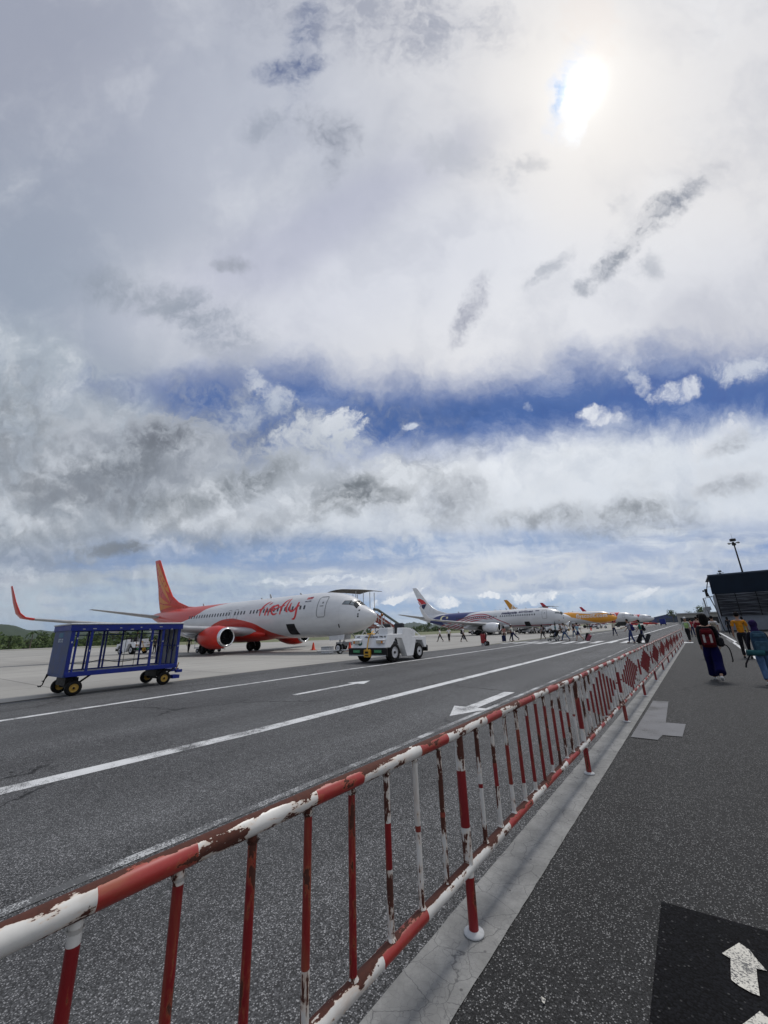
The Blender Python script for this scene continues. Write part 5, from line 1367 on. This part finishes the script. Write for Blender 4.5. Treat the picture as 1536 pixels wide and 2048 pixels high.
b = MB(); b.box(3.3, 30, .22, .28, 1.95, 4.75); b.build('louvre_backing', M_DARK, T)
for x in (3.26, 5.2, 7.2, 9.4, 12):
    b = MB(); b.box(x - .05, x + .05, -.02, .2, 1.9, 4.78); b.build('mullion', M_DARK, T)
b = MB(); b.path([(3.0, -.5, 7.0), (2.55, -.5, 5.6), (2.45, -.5, 5.0), (2.9, -.3, 2.9), (3.15, -.1, .1)], .055, 6); b.path([(2.6, -.5, 5.7), (2.98, -.2, 5.7)], .03, 6); b.build('strut', M_DARK, T)
b = MB(); b.cbox((2.36, -.5, 4.95), (.28, .3, 1.0), bev=.03, M=Matrix.Translation((0, 0, 0))); b.cbox((2.1, -.5, 5.2), (.2, .2, .2)); b.build('loudspeaker', M_DARK, T)
for k in range(1):
    y = 8
    b = MB(); b.path([(3.2, y, 4.8), (2.1 - .0 * k, y, 4.6), (2.4, y, 0)], .09, 6); b.build('canopy_post', M_LG, T)
for k in range(5):
    s_ = empty('hanging_sign', (2.3, 74 + k * 5, 3.1 - .15 * k), 0, ['first', 'second', 'third', 'fourth', 'fifth'][k] + ' pale gate sign from the front along the terminal side', 'sign')
    b = MB(); b.cbox((0, 0, 0), (.7, .08, .5), bev=.02); b.build('board', M_LG, s_); b = MB(); b.path([(0, 0, .25), (0, 0, 1.45 + .15 * k)], .02, 6); b.build('bracket', M_DARK, s_)
T = empty('service_building', (3.5, 215, 0), 0, 'low pale building with dark openings behind the walking crowd', 'building')
b = MB(); b.box(-8, 20, 0, 20, 0, 4.2); b.build('wall', mat('pale wall', (.32, .31, .28), .8, sc=.3), T)
b = MB(); b.box(-8.5, 20.5, -.6, 20.5, 4.2, 4.6); b.build('roof', M_LG, T)
b = MB(); b.box(-7, 19, -.06, -.01, 0, 2.6); b.build('opening', M_DARK, T)

def mast(loc, h, label, sc=1):
    T = empty('floodlight_mast', loc, R(20), label, 'light mast', None)
    b = MB(); b.tube((0, 0, 0), (0, 0, h - 1), .34, .16, 12); b.build('pole', M_DARK, T)
    b = MB(); b.lathe([(.15, h - 2.2), (.5, h - 2.0), (.5, h - 1.6), (.15, h - 1.4)], n=12); b.cbox((0, 0, h - .4), (1.3, 1.0, .8), bev=.1)
    for k in range(6):
        a = k * math.pi / 3; b.path([(0, 0, h - 1.5), (1.15 * math.cos(a), 1.15 * math.sin(a), h - 1.3)], .07, 5)
    hd = b.build('head_frame', M_DARK, T)
    for k in range(6):
        a = k * math.pi / 3
        b = MB(); b.cbox((1.25 * math.cos(a), 1.25 * math.sin(a), h - 1.35), (.5, .5, .35), bev=.08); b.build('floodlight', M_LG if k % 2 else M_DARK, hd)
    b = MB(); b.path([(0, 0, h), (0, 0, h + 1.6)], .03, 5); b.build('lightning_rod', M_DARK, T)
    return T
mast((15.2, 160 * .985, 0), 25.0, 'tall dark floodlight mast rising behind the terminal block')
mast((17.4, 272, 0), 26.2, 'floodlight mast whose head just shows over the terminal roof')
#================================================================== PEOPLE
def skin_mesh(chains, name, m, lv=1, extra=None, root=0):
    """chains: list of lists of (pos, rx, ry); first vertex of later chains may be an index into made verts"""
    vs, es, rad = [], [], []
    for ch in chains:
        prev = None
        for it in ch:
            if isinstance(it, int): prev = it; continue
            p, r = it
            vs.append(p); rad.append(r if isinstance(r, tuple) else (r, r)); i = len(vs) - 1
            if prev is not None: es.append((prev, i))
            prev = i
    me = bpy.data.meshes.new(name); me.from_pydata([tuple(p) for p in vs], es, [])
    o = bpy.data.objects.new(name, me); COL.objects.link(o)
    md = o.modifiers.new('k', 'SKIN'); md.use_smooth_shade = True
    sv = me.skin_vertices[0].data
    for i, r in enumerate(rad): sv[i].radius = r
    sv[root].use_root = True
    s2 = o.modifiers.new('s', 'SUBSURF'); s2.levels = s2.render_levels = lv
    dg = bpy.context.evaluated_depsgraph_get(); out = bpy.data.meshes.new_from_object(o.evaluated_get(dg))
    bpy.data.objects.remove(o); bpy.data.meshes.remove(me)
    if extra:
        bm = bmesh.new(); bm.from_mesh(out)
        t = bpy.data.meshes.new('t'); t.from_pydata(extra.v, [], extra.f); bm.from_mesh(t); bpy.data.meshes.remove(t)
        bm.to_mesh(out); bm.free()
    out.materials.clear(); out.materials.append(m)
    for p in out.polygons: p.use_smooth = True
    out.name = name
    return out
SK = [mat('skin', (.30, .165, .105), .55), mat('fair skin', (.42, .26, .18), .55)]
HAIR = mat('black hair', (.006, .005, .005), .8, spec=.12)
SHOE = mat('dark shoe', (.015, .015, .017), .5); SHOEW = mat('white shoe', (.55, .55, .55), .6)
def cloth(name, col): return MATS.get(name) or mat(name, col, .9, sc=9, var=.25, spec=.1)
def person(loc, rz, label, H=1.68, top=('c', (.5, .5, .5)), bot=('c', (.03, .03, .04)), legs=((.35, .1), (-.3, .35)), arms=((-.3, .3, .12), (.3, .3, .12)),
           lean=0.0, sleeve=.45, wide=1.0, hair='short', skinc=0, shoe=SHOE, bottom_len=1.0, group=None, jacket=None, cap=None, turn=0.0, fem=False, hood=None, vest=None):
    """faces +y. legs: (thigh forward angle, knee bend) left,right; arms: (forward angle, elbow bend, outward)"""
    k = H / 1.70
    P_ = empty('person', loc, rz, label, 'person', group)
    m = SK[skinc]
    def V3(*a): return Vector(a)
    pel = V3(0, 0, .93)
    def up(z, y=0, x=0): # point on the spine leaning forward
        return pel + V3(x, y + math.sin(lean) * z, math.cos(lean) * z)
    wst, chs, nk = up(.16), up(.38), up(.55)
    hd0, hd1, hd2 = up(.60, .015), up(.685, .03), up(.775, .015)
    sh = [up(.475, 0, s * (.17 if fem else .185)) for s in (-1, 1)]
    hip = [pel + V3(s * .085, 0, -.04) for s in (-1, 1)]
    kn, an, toe = [], [], []
    for i in (0, 1):
        a, kb = legs[i]; kp = hip[i] + V3(0, math.sin(a) * .43, -math.cos(a) * .43); a2 = a - kb
        ap = kp + V3(0, math.sin(a2) * .41, -math.cos(a2) * .41)
        kn.append(kp); an.append(ap)
    low = min(an[0].z, an[1].z); dz = .075 - low
    for i in (0, 1):
        a2 = legs[i][0] - legs[i][1]; td = max(-1.1, min(.5, a2 * .9)) if abs(a2) > .3 else 0
        toe.append(an[i] + V3(0, .16 * math.cos(td), -.045 + .16 * math.sin(td)))
    el, wr = [], []
    for i, s in ((0, -1), (1, 1)):
        a, eb, ou = arms[i]
        e = sh[i] + V3(s * math.sin(ou) * .28, math.sin(a) * .28, -math.cos(a) * math.cos(ou) * .28); a2 = a + eb
        w_ = e + V3(s * math.sin(ou * .3) * .25, math.sin(a2) * .25, -math.cos(a2) * .25)
        el.append(e); wr.append(w_)
    # hands: palm box plus five tapering, bent fingers and thumb
    ex = MB()
    hands = []
    for i, s in ((0, -1), (1, 1)):
        d = (wr[i] - el[i]).normalized(); sidev = V3(0, 1, 0) - d * d.y; sidev = sidev.normalized() if sidev.length > .1 else V3(0, 0, 1); inn = d.cross(sidev) * (s)
        pc = wr[i] + d * .085; hands.append(pc + d * .03)
        for f_, (o_, ln) in enumerate(((.03, .068), (.01, .078), (-.011, .072), (-.03, .055))):
            q0 = wr[i] + d * .07 + sidev * o_; q1 = q0 + d * ln * .5 - inn * .006; q2 = q1 + d * ln * .32 - inn * .026; q3 = q2 + d * ln * .1 - inn * .026
            ex.path([q0, q1, q2, q3], [.0095, .009, .0082, .006], 6)
        q0 = wr[i] + d * .03 + sidev * .022; ex.path([q0, q0 + sidev * .03 + d * .025, q0 + sidev * .035 + d * .055 - inn * .012], [.011, .010, .007], 6)
    # nose and ears
    ex.path([hd1 + V3(0, .078, .01), hd1 + V3(0, .104, -.02), hd1 + V3(0, .085, -.03)], [.008, .015, .010], 6)
    for s in (-1, 1): ex.path([hd1 + V3(s * .068, .0, .018), hd1 + V3(s * .082, -.008, .0), hd1 + V3(s * .07, 0, -.026)], [.012, .014, .008], 6)
    T = Matrix.Translation((0, 0, dz)) ; Ks = Matrix.Scale(k, 4)
    body = [[(pel, (.11, .085)), (wst, (.10, .075)), (chs, (.125, .085)), (up(.49), (.09, .07)), (nk, (.048, .05)), (hd0, (.052, .06)), (hd1, (.070, .088)), (hd2, (.062, .078))]]
    c_ = lambda a, b_, t: a.lerp(b_, t)
    for i in (0, 1):
        body.append([0, (hip[i], (.075, .08)), (c_(hip[i], kn[i], .5), (.07, .075)), (kn[i], (.05, .052)), (c_(kn[i], an[i], .35), (.05, .052)), (an[i], (.032, .036)), (toe[i], (.03, .022))])
    for i in (0, 1):
        body.append([3, (sh[i], (.048, .05)), (c_(sh[i], el[i], .5), (.040, .042)), (el[i], (.032, .034)), (c_(el[i], wr[i], .4), (.031, .033)), (wr[i], (.021, .026)), (wr[i] + (wr[i] - el[i]).normalized() * .075, (.018, .036))])
    me = skin_mesh(body, 'body', m, 2, ex); me.transform(Ks @ T); bo = bpy.data.objects.new('body', me); COL.objects.link(bo); bo.parent = P_
    def part(name, chains, mm, lv=2, parent=bo):
        me = skin_mesh(chains, name, mm, lv); me.transform(Ks @ T); o = bpy.data.objects.new(name, me); COL.objects.link(o); o.parent = parent; return o
    # trousers / skirt
    bm_ = cloth(*bot); L_ = bottom_len
    ch = [[(up(.10), (.122, .10)), (pel, (.135, .108))]]
    for i in (0, 1):
        e = c_(kn[i], an[i], (L_ - .5) * 2 * .94) if L_ > .5 else c_(hip[i], kn[i], L_ * 2)
        cc = [1, (hip[i] + V3(0, 0, -.03), (.092, .10))]
        if L_ > .5: cc += [(c_(hip[i], kn[i], .5), (.088 * (1 + (wide - 1) * .5),) * 2), (kn[i], (.068 * (1 + (wide - 1) * .55),) * 2), (c_(kn[i], e, .8), (.058 * wide,) * 2), (e, (.064 * wide,) * 2)]
        else: cc += [(e, (.09 * wide,) * 2)]
        ch.append(cc)
    part('trousers', ch, bm_)
    for i in (0, 1): part('shoe', [[(an[i] + V3(0, -.035, -.03), (.042, .045)), (c_(an[i], toe[i], .5) + V3(0, 0, -.02), (.044, .036)), (toe[i] + V3(0, .02, -.006), (.042, .026))]], shoe, 1)
    tm = cloth(*top)
    ch = [[(up(-.03), (.135 + .02 * fem, .112)), (wst, (.120, .10)), (chs, (.148, .108)), (up(.485), (.10, .085)), (up(.525), (.062, .062))]]
    for i in (0, 1):
        if sleeve <= .5: cc = [3, (sh[i], (.066, .066)), (c_(sh[i], el[i], sleeve * 1.7), (.062, .062))]
        else: cc = [3, (sh[i], (.064, .064)), (c_(sh[i], el[i], .55), (.055, .055)), (el[i], (.05, .05)), (c_(el[i], wr[i], (sleeve - .5) * 2 * .95), (.04, .04))]
        ch.append(cc)
    part('shirt', ch, tm)
    if vest:
        part('vest', [[(up(.02), (.15, .125)), (wst, (.137, .115)), (chs, (.158, .122)), (up(.475), (.118, .098))]], cloth(*vest))
    def hair_cap(mm, name, rad=(.089, .103, .098), back=0, low=-.03):
        b = MB(); rows = []
        for i in range(11):
            th = math.pi * i / 10; row = []
            for q in range(18):
                ph = 2 * math.pi * q / 18
                p = V3(math.cos(ph) * math.sin(th) * rad[0], math.sin(ph) * math.sin(th) * rad[1], math.cos(th) * rad[2])
                if p.y > .035 and p.z < .035: p = p * .72
                elif p.z < low and p.y > -.02: p = p * .8
                if p.z < 0 and p.y < 0: p.z *= 1 + back; p.x *= 1 + back * .12
                row.append(hd2 + V3(0, -.012, -.012) + p + V3(0, 0, mn.noise(p * 40) * .006))
            rows.append(row)
        b.grid(rows, closed=True); me = b.mesh(name, mm); me.transform(Ks @ T); o = bpy.data.objects.new(name, me); COL.objects.link(o); o.parent = bo
    if hair == 'short': hair_cap(HAIR, 'hair', back=.2)
    elif hair == 'long': hair_cap(HAIR, 'hair', (.096, .108, .10), 2.3)
    elif hair == 'bun': hair_cap(HAIR, 'hair', back=.2); part('hair_bun', [[(hd1 + V3(0, -.085, .05), (.03, .03)), (hd1 + V3(0, -.13, .06), (.04, .04))]], HAIR, 2)
    if hood: hair_cap(cloth(*hood), 'hood', (.10, .115, .108), .5)
    if hood: part('headscarf', [[(hd2 + V3(0, -.0, .04), (.074, .088)), (hd2 + V3(0, -.0, .0), (.084, .096)), (hd1 + V3(0, -.035, .0), (.088, .086)), (hd0 + V3(0, -.03, -.02), (.085, .08)), (up(.50, -.02), (.15, .10)), (up(.40, -.03), (.165, .11))]], cloth(*hood), 2)
    if cap:
        b = MB(); b.lathe([(.088, 0), (.09, .04), (.07, .085), (.02, .105), (0, .106)], n=16, c=tuple(hd2 + V3(0, 0, -.0))); b.cbox(tuple(hd2 + V3(0, .11, .008)), (.13, .10, .015), bev=.005)
        me = b.mesh('cap', cloth(*cap)); me.transform(Ks @ T); o = bpy.data.objects.new('cap', me); COL.objects.link(o); o.parent = bo
    for s in (-1, 1):
        b = MB(); b.cbox(tuple(hd1 + V3(s * .028, .083, .022)), (.022, .008, .010)); me = b.mesh('eye', HAIR); me.transform(Ks @ T); o = bpy.data.objects.new('eye', me); COL.objects.link(o); o.parent = bo
    b = MB(); b.cbox(tuple(hd1 + V3(0, .082, -.045)), (.040, .008, .008)); me = b.mesh('mouth', mat('lip', (.22, .07, .06), .5)); me.transform(Ks @ T); o = bpy.data.objects.new('mouth', me); COL.objects.link(o); o.parent = bo
    bpy.context.view_layer.update()
    Mw = Matrix.Translation(Vector(loc)) @ Matrix.Rotation(rz, 4, 'Z') @ Ks @ T
    return P_, dict(hand=[Mw @ h for h in hands], back=Mw @ up(.20, -.17), M=Mw, rz=rz, k=k, lean=lean, sh=[Mw @ q for q in sh])
def backpack(info, label, mcol, accent, big=1.0, mat2=None):
    p = info['back']; T = empty('backpack', tuple(p), info['rz'], label, 'backpack')
    T.scale = (info['k'],) * 3; T.rotation_euler = (-info['lean'], 0, info['rz'])
    h, w_, d = .50 * big, .32 * big ** .5, .19 * big ** .5
    rows = []
    for z, f in ((-.5, .72), (-.47, .9), (-.3, 1.0), (.1, 1.0), (.32, .94), (.44, .8), (.5, .5)):
        rows.append([(math.copysign(abs(math.cos(a)) ** .55, math.cos(a)) * w_ / 2 * f, -.02 + math.copysign(abs(math.sin(a)) ** .55, math.sin(a)) * d / 2 * f - (0 if math.sin(a) > 0 else .0), z * h) for a in [2 * math.pi * q / 20 for q in range(20)]])
    b = MB(); b.grid(rows, closed=True); b.add(rows[0], [tuple(range(20))]); b.add(rows[-1], [tuple(range(20))]); b.build('pack', cloth(*mcol), T)
    b = MB(); b.cbox((0, -d / 2 - .035, -.08 * big), (w_ * .76, .07, h * .45), bev=.025); b.build('pocket', cloth(*accent), T)
    b = MB(); b.cbox((0, -d / 2 - .02, .16 * big), (w_ * .7, .035, h * .16), bev=.012); b.build('flap', cloth(*accent), T)
    if mat2:
        for q in (-.075, .075):
            b = MB(); b.cbox((q, -d / 2 - .078, -.02), (.05, .012, h * .42), bev=.004); b.build('stripe', cloth(*mat2), T)
    for s in (-1, 1):
        b = MB(); b.path(smooth_pts([(s * .09, .06, .2 * big), (s * .12, .20, .24), (s * .12, .29, .12), (s * .12, .27, -.05), (s * .13, .12, -.2)]), .016, 6); b.build('strap', cloth(*mcol), T)
    return T
def suitcase(loc, rz, label, col, h=.62, tilt=.0, w_=.42, d=.26):
    T = empty('suitcase', loc, rz, label, 'suitcase'); T.rotation_euler = (tilt, 0, rz)
    b = MB(); b.cbox((0, 0, .06 + h / 2), (w_, d, h), bev=.04); s_ = b.build('shell', cloth(*col), T)
    b = MB(); b.path([(-.1, -d * .3, .06 + h), (-.1, -d * .3, .4 + h), (.1, -d * .3, .4 + h), (.1, -d * .3, .06 + h)], .010, 6); b.build('handle', M_LG, T)
    for x in (-w_ * .38, w_ * .38): wheel(T, 'wheel', (x, -d * .3, .035), .035, .03, 'X')
    return T
WH = ('white cloth', (.62, .62, .63)); BK = ('black cloth', (.014, .014, .017)); NV = ('navy cloth', (.015, .02, .06)); JN = ('denim', (.05, .09, .17)); GR = ('grey cloth', (.22, .23, .25))
# woman in long wide blue trousers
P1, i1 = person((.27, 14.25, 0), R(-3), 'woman in black top and long wide royal blue trousers walking away', 1.66, ('black top', (.012, .012, .015)), ('royal blue cloth', (.003, .003, .038)),
    legs=((.30, .05), (-.34, .45)), arms=((-.15, .5, .1), (.2, .4, .1)), wide=2.2, hair='long', skinc=1, shoe=SHOEW, fem=True, sleeve=.95)
backpack(i1, 'red backpack with two white stripes on the woman in blue trousers', ('red pack', (.055, .006, .009)), ('red pack pocket', (.10, .008, .012)), 1.0, ('pale stripe', (.45, .42, .40)))
o = P1
b = MB(); b.cbox((0, 0, 0), (.16, .12, .24), bev=.04)
T = empty('shoulder_bag', (.50, 14.15, .98), .1, 'small black shoulder bag with long hanging strap beside the blue trousers', 'bag'); b.build('bag_body', cloth(*BK), T)
b = MB(); b.path(smooth_pts([(.05, 0, .15), (-.12, .02, .42), (-.22, .03, .1), (.12, 0, -.1), (.16, 0, -.42), (.14, 0, -.5)]), .014, 6); b.build('strap', cloth(*BK), T)
# companion in maroon shirt
P2, i2 = person((.30, 22.0, 0), R(-3), 'person in maroon shirt and black trousers walking left of the red backpack', 1.72, ('maroon cloth', (.13, .009, .015)), BK,
    legs=((.25, .1), (-.28, .3)), arms=((-.2, .7, .12), (.2, .6, .15)), hair='short', sleeve=.48)
# orange shirt
P3, i3 = person((1.55, 22.4, 0), R(2), 'man in mustard orange t-shirt with black hair walking away', 1.74, ('mustard orange cloth', (.48, .19, .015)), BK, legs=((.22, .1), (-.2, .25)), arms=((-.1, .2, .2), (.15, .25, .2)), sleeve=.46)
# hooded hiker with big blue grey pack
P4, i4 = person((1.24, 13.9, 0), R(4), 'person in dark purple hood and pale blue jeans at the right edge', 1.44, ('dark jacket', (.014, .013, .02)), ('pale denim', (.07, .125, .23)), legs=((-.22, .25), (.28, .1)), arms=((-.12, .35, .25), (.15, .35, .25)),
    hair=None, hood=('purple hood', (.018, .010, .05)), shoe=SHOEW, sleeve=.95, wide=1.45, lean=.10, fem=True)
backpack(i4, 'large blue grey hiking backpack with pale straps worn by the hooded person', ('slate blue pack', (.022, .05, .085)), ('slate pocket', (.035, .075, .11)), 1.35)
T = empty('rolled_mat', (1.10, 13.62, .74), R(4), 'teal rolled mat strapped under the blue grey hiking backpack', 'mat'); b = MB(); b.tube((-.17, 0, 0), (.17, 0, 0), .07, n=14); b.build('roll', cloth('teal cloth', (.02, .075, .085)), T)
b = MB(); b.path([(-.12, -.02, -.05), (-.24, -.03, -.25), (-.26, -.03, -.34)], .018, 6); b.build('strap', cloth(*BK), T)
# marshal in reflective vest
person((-.38, 38.8, 0), R(165), 'marshal in pale reflective vest and dark trousers at the end of the railing', 1.72, ('pale vest shirt', (.42, .46, .40)), BK, legs=((.25, 0), (-.25, .1)), arms=((.1, .5, .25), (.05, .5, .2)), hair='short', sleeve=.8,
    vest=('lime vest', (.28, .42, .16)), cap=WH)
# crew walking on the apron
person((-27.1, 47.7, 0), R(95), 'crew member in white shirt and black trousers, leftmost of the walking crew', 1.72, WH, BK, legs=((.45, .1), (-.4, .2)), arms=((-.4, .5, .1), (.4, .7, .1)), sleeve=.5)
person((-25.9, 48.0, 0), R(200), 'crew member in white shirt, right one of the left pair on the apron', 1.74, WH, BK, legs=((.3, .1), (-.22, .1)), arms=((-.1, .2, .15), (.2, .2, .15)), sleeve=.5)
P5, i5 = person((-23.0, 46.4, 0), R(-80), 'crew member in white shirt carrying a black backpack, alone on the apron', 1.78, WH, BK, legs=((.4, .1), (-.4, .1)), arms=((-.1, .2, .1), (.1, .2, .1)), sleeve=.5)
backpack(i5, 'black backpack on the lone crew member crossing the apron', BK, ('charcoal cloth', (.03, .03, .035)))
h = i5['hand'][0]
T = empty('carrier_bag', (h.x, h.y, h.z - .02), 0, 'pale carrier bag in the hand of the lone crew member', 'bag'); b = MB(); b.cbox((0, 0, -.3), (.34, .14, .36), bev=.03); b.build('bag_body', cloth(*GR), T); b = MB(); b.path([(-.1, 0, -.14), (-.08, 0, 0), (.08, 0, 0), (.1, 0, -.14)], .01, 6); b.build('handle', cloth(*GR), T)
# family with cases mid apron
person((-17.3, 45.2, 0), R(30), 'passenger in pink top leading the group with the navy suitcase', 1.62, ('dusty pink cloth', (.36, .16, .14)), ('brown cloth', (.10, .06, .045)), legs=((.2, .1), (-.2, .1)), arms=((.1, .3, .1), (-.2, .3, .1)), hair='long', fem=True)
person((-16.6, 45.6, 0), R(-60), 'passenger in white cap and dark clothes behind the navy suitcase', 1.74, NV, BK, legs=((.2, .1), (-.25, .2)), cap=WH)
person((-15.9, 44.2, 0), R(80), 'passenger in white top striding forward while pushing the navy suitcase', 1.70, ('off white cloth', (.5, .5, .46)), NV, legs=((.25, .25), (-.65, .3)), arms=((.7, .3, .1), (.6, .4, .1)), lean=.28, hair='short')
suitcase((-17.0, 44.2, 0), .5, 'navy suitcase standing by the group on the apron', NV)
# stroller, its pusher, and the woman with the trolley case
person((-10.5, 43.9, 0), R(78), 'person in white top and jeans pushing the black stroller over the crossing', 1.70, ('white top', (.5, .5, .5)), JN, legs=((.42, .08), (-.5, .12)), arms=((.75, .3, .1), (.7, .3, .1)), sleeve=.48, hair='short')
T = empty('stroller', (-11.75, 44.2, 0), R(80), 'black folding stroller pushed across the zebra crossing', 'stroller')
b = MB()
for s in (-.24, .24): b.path([(s, -.75, 1.05), (s, .1, .35), (s, .42, .1)], .018, 6); b.path([(s, -.4, .1), (s, .15, .75)], .018, 6)
b.path([(-.24, -.75, 1.05), (.24, -.75, 1.05)], .02, 6); b.build('frame', M_DARK, T)
b = MB(); b.prism([(-.35, .42), (.2, .40), (.3, .5), (-.3, .55), (-.62, 1.0), (-.7, .95)], -.2, .2, 'YZ'); b.build('seat', cloth(*BK), T)
b = MB(); b.prism([(-.62, 1.0), (-.35, 1.12), (-.05, .98), (-.35, .85)], -.22, .22, 'YZ'); b.build('hood', cloth(*BK), T)
for s in (-.26, .26):
    for y in (-.4, .42): wheel(T, 'wheel', (s, y, .1), .1, .04, 'X')
person((-9.05, 43.0, 0), R(85), 'woman in pale blue top and dark shorts pulling a pink suitcase', 1.64, ('pale blue cloth', (.22, .34, .42)), NV, legs=((.25, .05), (-.4, .35)), arms=((.4, .8, .1), (-.6, .2, .1)), hair='bun', fem=True, bottom_len=.4, skinc=1, sleeve=.5)
suitcase((-8.25, 42.6, 0), R(85), 'dark pink trolley suitcase trailing behind the woman in the pale blue top', ('pink case', (.20, .06, .08)), .6, .55)
suitcase((-8.45, 43.3, 0), R(85), 'black tall suitcase beside the pink trolley suitcase', BK, .7, .35)
# couple pushing cases near the railing
Pa, ia = person((-4.0, 37.3, 0), R(95), 'man in light grey shirt and blue jeans pushing a suitcase toward the crossing', 1.76, ('light grey shirt', (.34, .34, .38)), ('blue jeans', (.035, .055, .15)), legs=((-.1, .2), (.3, .1)), arms=((.7, .6, .1), (.3, .4, .1)), lean=.12, sleeve=.48)
Pb, ib = person((-3.3, 37.8, 0), R(95), 'person in teal green shirt and navy trousers carrying a black backpack', 1.66, ('teal green shirt', (.015, .16, .12)), NV, legs=((-.15, .2), (.25, .1)), arms=((.5, .6, .1), (.3, .4, .1)), lean=.1, sleeve=.48)
backpack(ib, 'black backpack on the person in the teal green shirt', BK, ('charcoal cloth', (.03, .03, .035)))
backpack(ia, 'navy backpack on the man in the light grey shirt', ('navy pack', (.02, .02, .10)), ('navy pack', (.02, .02, .10)))
suitcase((-3.65, 37.0, 0), R(95), 'black suitcase tilted between the man in grey and the person in teal', BK, .7, .5)
suitcase((-3.1, 37.1, 0), R(95), 'dark suitcase tilted nearest the railing behind the teal shirt', ('charcoal cloth', (.03, .03, .035)), .68, .45)
# walkers near the terminal
person((2.95, 54.2, 0), R(0), 'walker all in black in front of the grey terminal wall', 1.68, BK, BK, legs=((.2, .1), (-.2, .2)), hair='long', sleeve=.95, fem=True)
person((4.15, 55.0, 0), R(10), 'walker in black with yellow trim seen left of the orange t-shirt', 1.66, BK, ('dull yellow cloth', (.30, .24, .08)), legs=((.2, .1), (-.2, .2)), hair='long', sleeve=.95, fem=True)
Pc, ic = person((1.05, 33.2, 0), R(0), 'person in white shirt with pale patterned backpack walking in the crowd', 1.70, WH, NV, legs=((.2, .1), (-.2, .2)))
backpack(ic, 'beige patterned backpack on the person in the white shirt', ('beige pack', (.22, .19, .14)), ('beige pack pocket', (.28, .25, .2)))
crowd = [((.35, 43.5), R(5), ('pink crowd top', (.45, .24, .24)), BK, 'in pink top in the crowd behind the marshal'), ((.85, 46.5), R(-10), ('cream cloth', (.5, .46, .38)), JN, 'in cream top in the crowd behind the marshal'),
         ((-.1, 50.5), R(15), ('crowd red cloth', (.30, .03, .04)), NV, 'in red top far back in the crowd behind the marshal'), ((1.4, 52), R(0), NV, BK, 'all in navy deep in the crowd behind the marshal'),
         ((1.75, 61), R(-5), WH, JN, 'in white top at the corner of the terminal'), ((2.1, 66), R(5), ('crowd teal cloth', (.05, .15, .17)), BK, 'in teal top at the corner of the terminal'),
         ((.6, 57), R(0), BK, BK, 'in black, last in the crowd behind the marshal'), ((2.2, 76), R(0), ('crowd red cloth', (.30, .03, .04)), BK, 'in red top waiting beyond the terminal corner')]
for (x, y), rz, tc_, bc_, lb in crowd:
    person((x, y, 0), rz, 'walker ' + lb, rnd.uniform(1.6, 1.76), tc_, bc_, legs=((.22, .1), (-.22, .2)), hair='long' if x > .5 else 'short')
for (x, y), rz, lb in (((-47.4, 24.2), R(40), 'ground worker in dark clothes by the pale dolly'), ((-53.4, 23.0), R(90), 'ground worker standing at the tractor seen through the cart'), ((-33.0, 93.8), R(90), 'ground worker in dark overalls beside the loaded dolly'),
         ((-29.6, 94.0), R(0), 'ground worker in vest next to the belt loader'), ((-26.0, 91.2), R(200), 'ground worker bending at the open hold'), ((-34.4, 96), R(20), 'ground worker standing behind the engine container'),
         ((-26.5, 141), R(20), 'ground worker left of the yellow jet nose'), ((-25.2, 139), R(-20), 'ground worker in white under the yellow jet nose'), ((-22.9, 142), R(80), 'ground worker ahead of the yellow jet nose'), ((-31.5, 140), R(90), 'ground worker behind the dolly of the yellow jet'), ((-27.6, 90.2), R(60), 'ground worker standing at the foot of the belt loader'), ((-38.5, 94.6), R(-40), 'ground worker leaning by the dark container'), ((-20.6, 83.6), R(120), 'ground worker at the nose wheel of the blue striped jet'), ((-24.2, 143.5), R(10), 'ground worker in white behind the nose of the yellow jet')):
    person((x, y, 0), rz, lb, 1.7, ('worker shirt', (.05, .05, .055)), BK, legs=((.15, .05), (-.15, .1)), vest=('worker vest', (.30, .36, .14)) if 'vest' in lb else (WH if 'white' in lb else None))
for (x, y), rz, tc_, bc_, lb in (((-14.6, 50.5), R(80), GR, BK, 'passenger in grey top following the zebra crossing behind the stroller'), ((-13.4, 52.0), R(85), ('crowd teal cloth', (.05, .15, .17)), JN, 'passenger in teal top behind the stroller group'),
    ((-12.2, 56.0), R(60), BK, JN, 'passenger in black top and jeans farther behind the stroller'), ((-8.2, 60.0), R(40), ('cream cloth', (.5, .46, .38)), NV, 'passenger in cream top alone on the far lane'),
    ((-19.0, 66.0), R(100), ('crowd red cloth', (.30, .03, .04)), BK, 'passenger in red top near the nose of the blue striped jet'), ((-18.2, 68.0), R(95), WH, BK, 'passenger in white top near the nose of the blue striped jet'),
    ((-17.0, 72.0), R(95), NV, JN, 'passenger in navy top near the nose of the blue striped jet')):
    person((x, y, 0), rz, lb, rnd.uniform(1.6, 1.76), tc_, bc_, legs=((.3, .1), (-.3, .25)), arms=((-.2, .4, .1), (.3, .4, .1)), hair='long' if x < -13 else 'short')

#================================================================== AIR
hm_ = bpy.data.materials.new('haze'); hm_.use_nodes = True; n = NT(hm_.node_tree); n.n.clear()
pv = n.new('ShaderNodeVolumePrincipled'); pv.inputs['Density'].default_value = .00007; pv.inputs['Color'].default_value = (.78, .86, .95, 1); pv.inputs['Anisotropy'].default_value = .3
ou = n.new('ShaderNodeOutputMaterial'); n.l.new(pv.outputs[0], ou.inputs['Volume'])
b = MB(); b.box(-4600, 4600, -4600, 4600, -1.5, 150); o = b.build('haze', hm_, kind='stuff', label='thin pale haze over the whole airfield', category='haze')
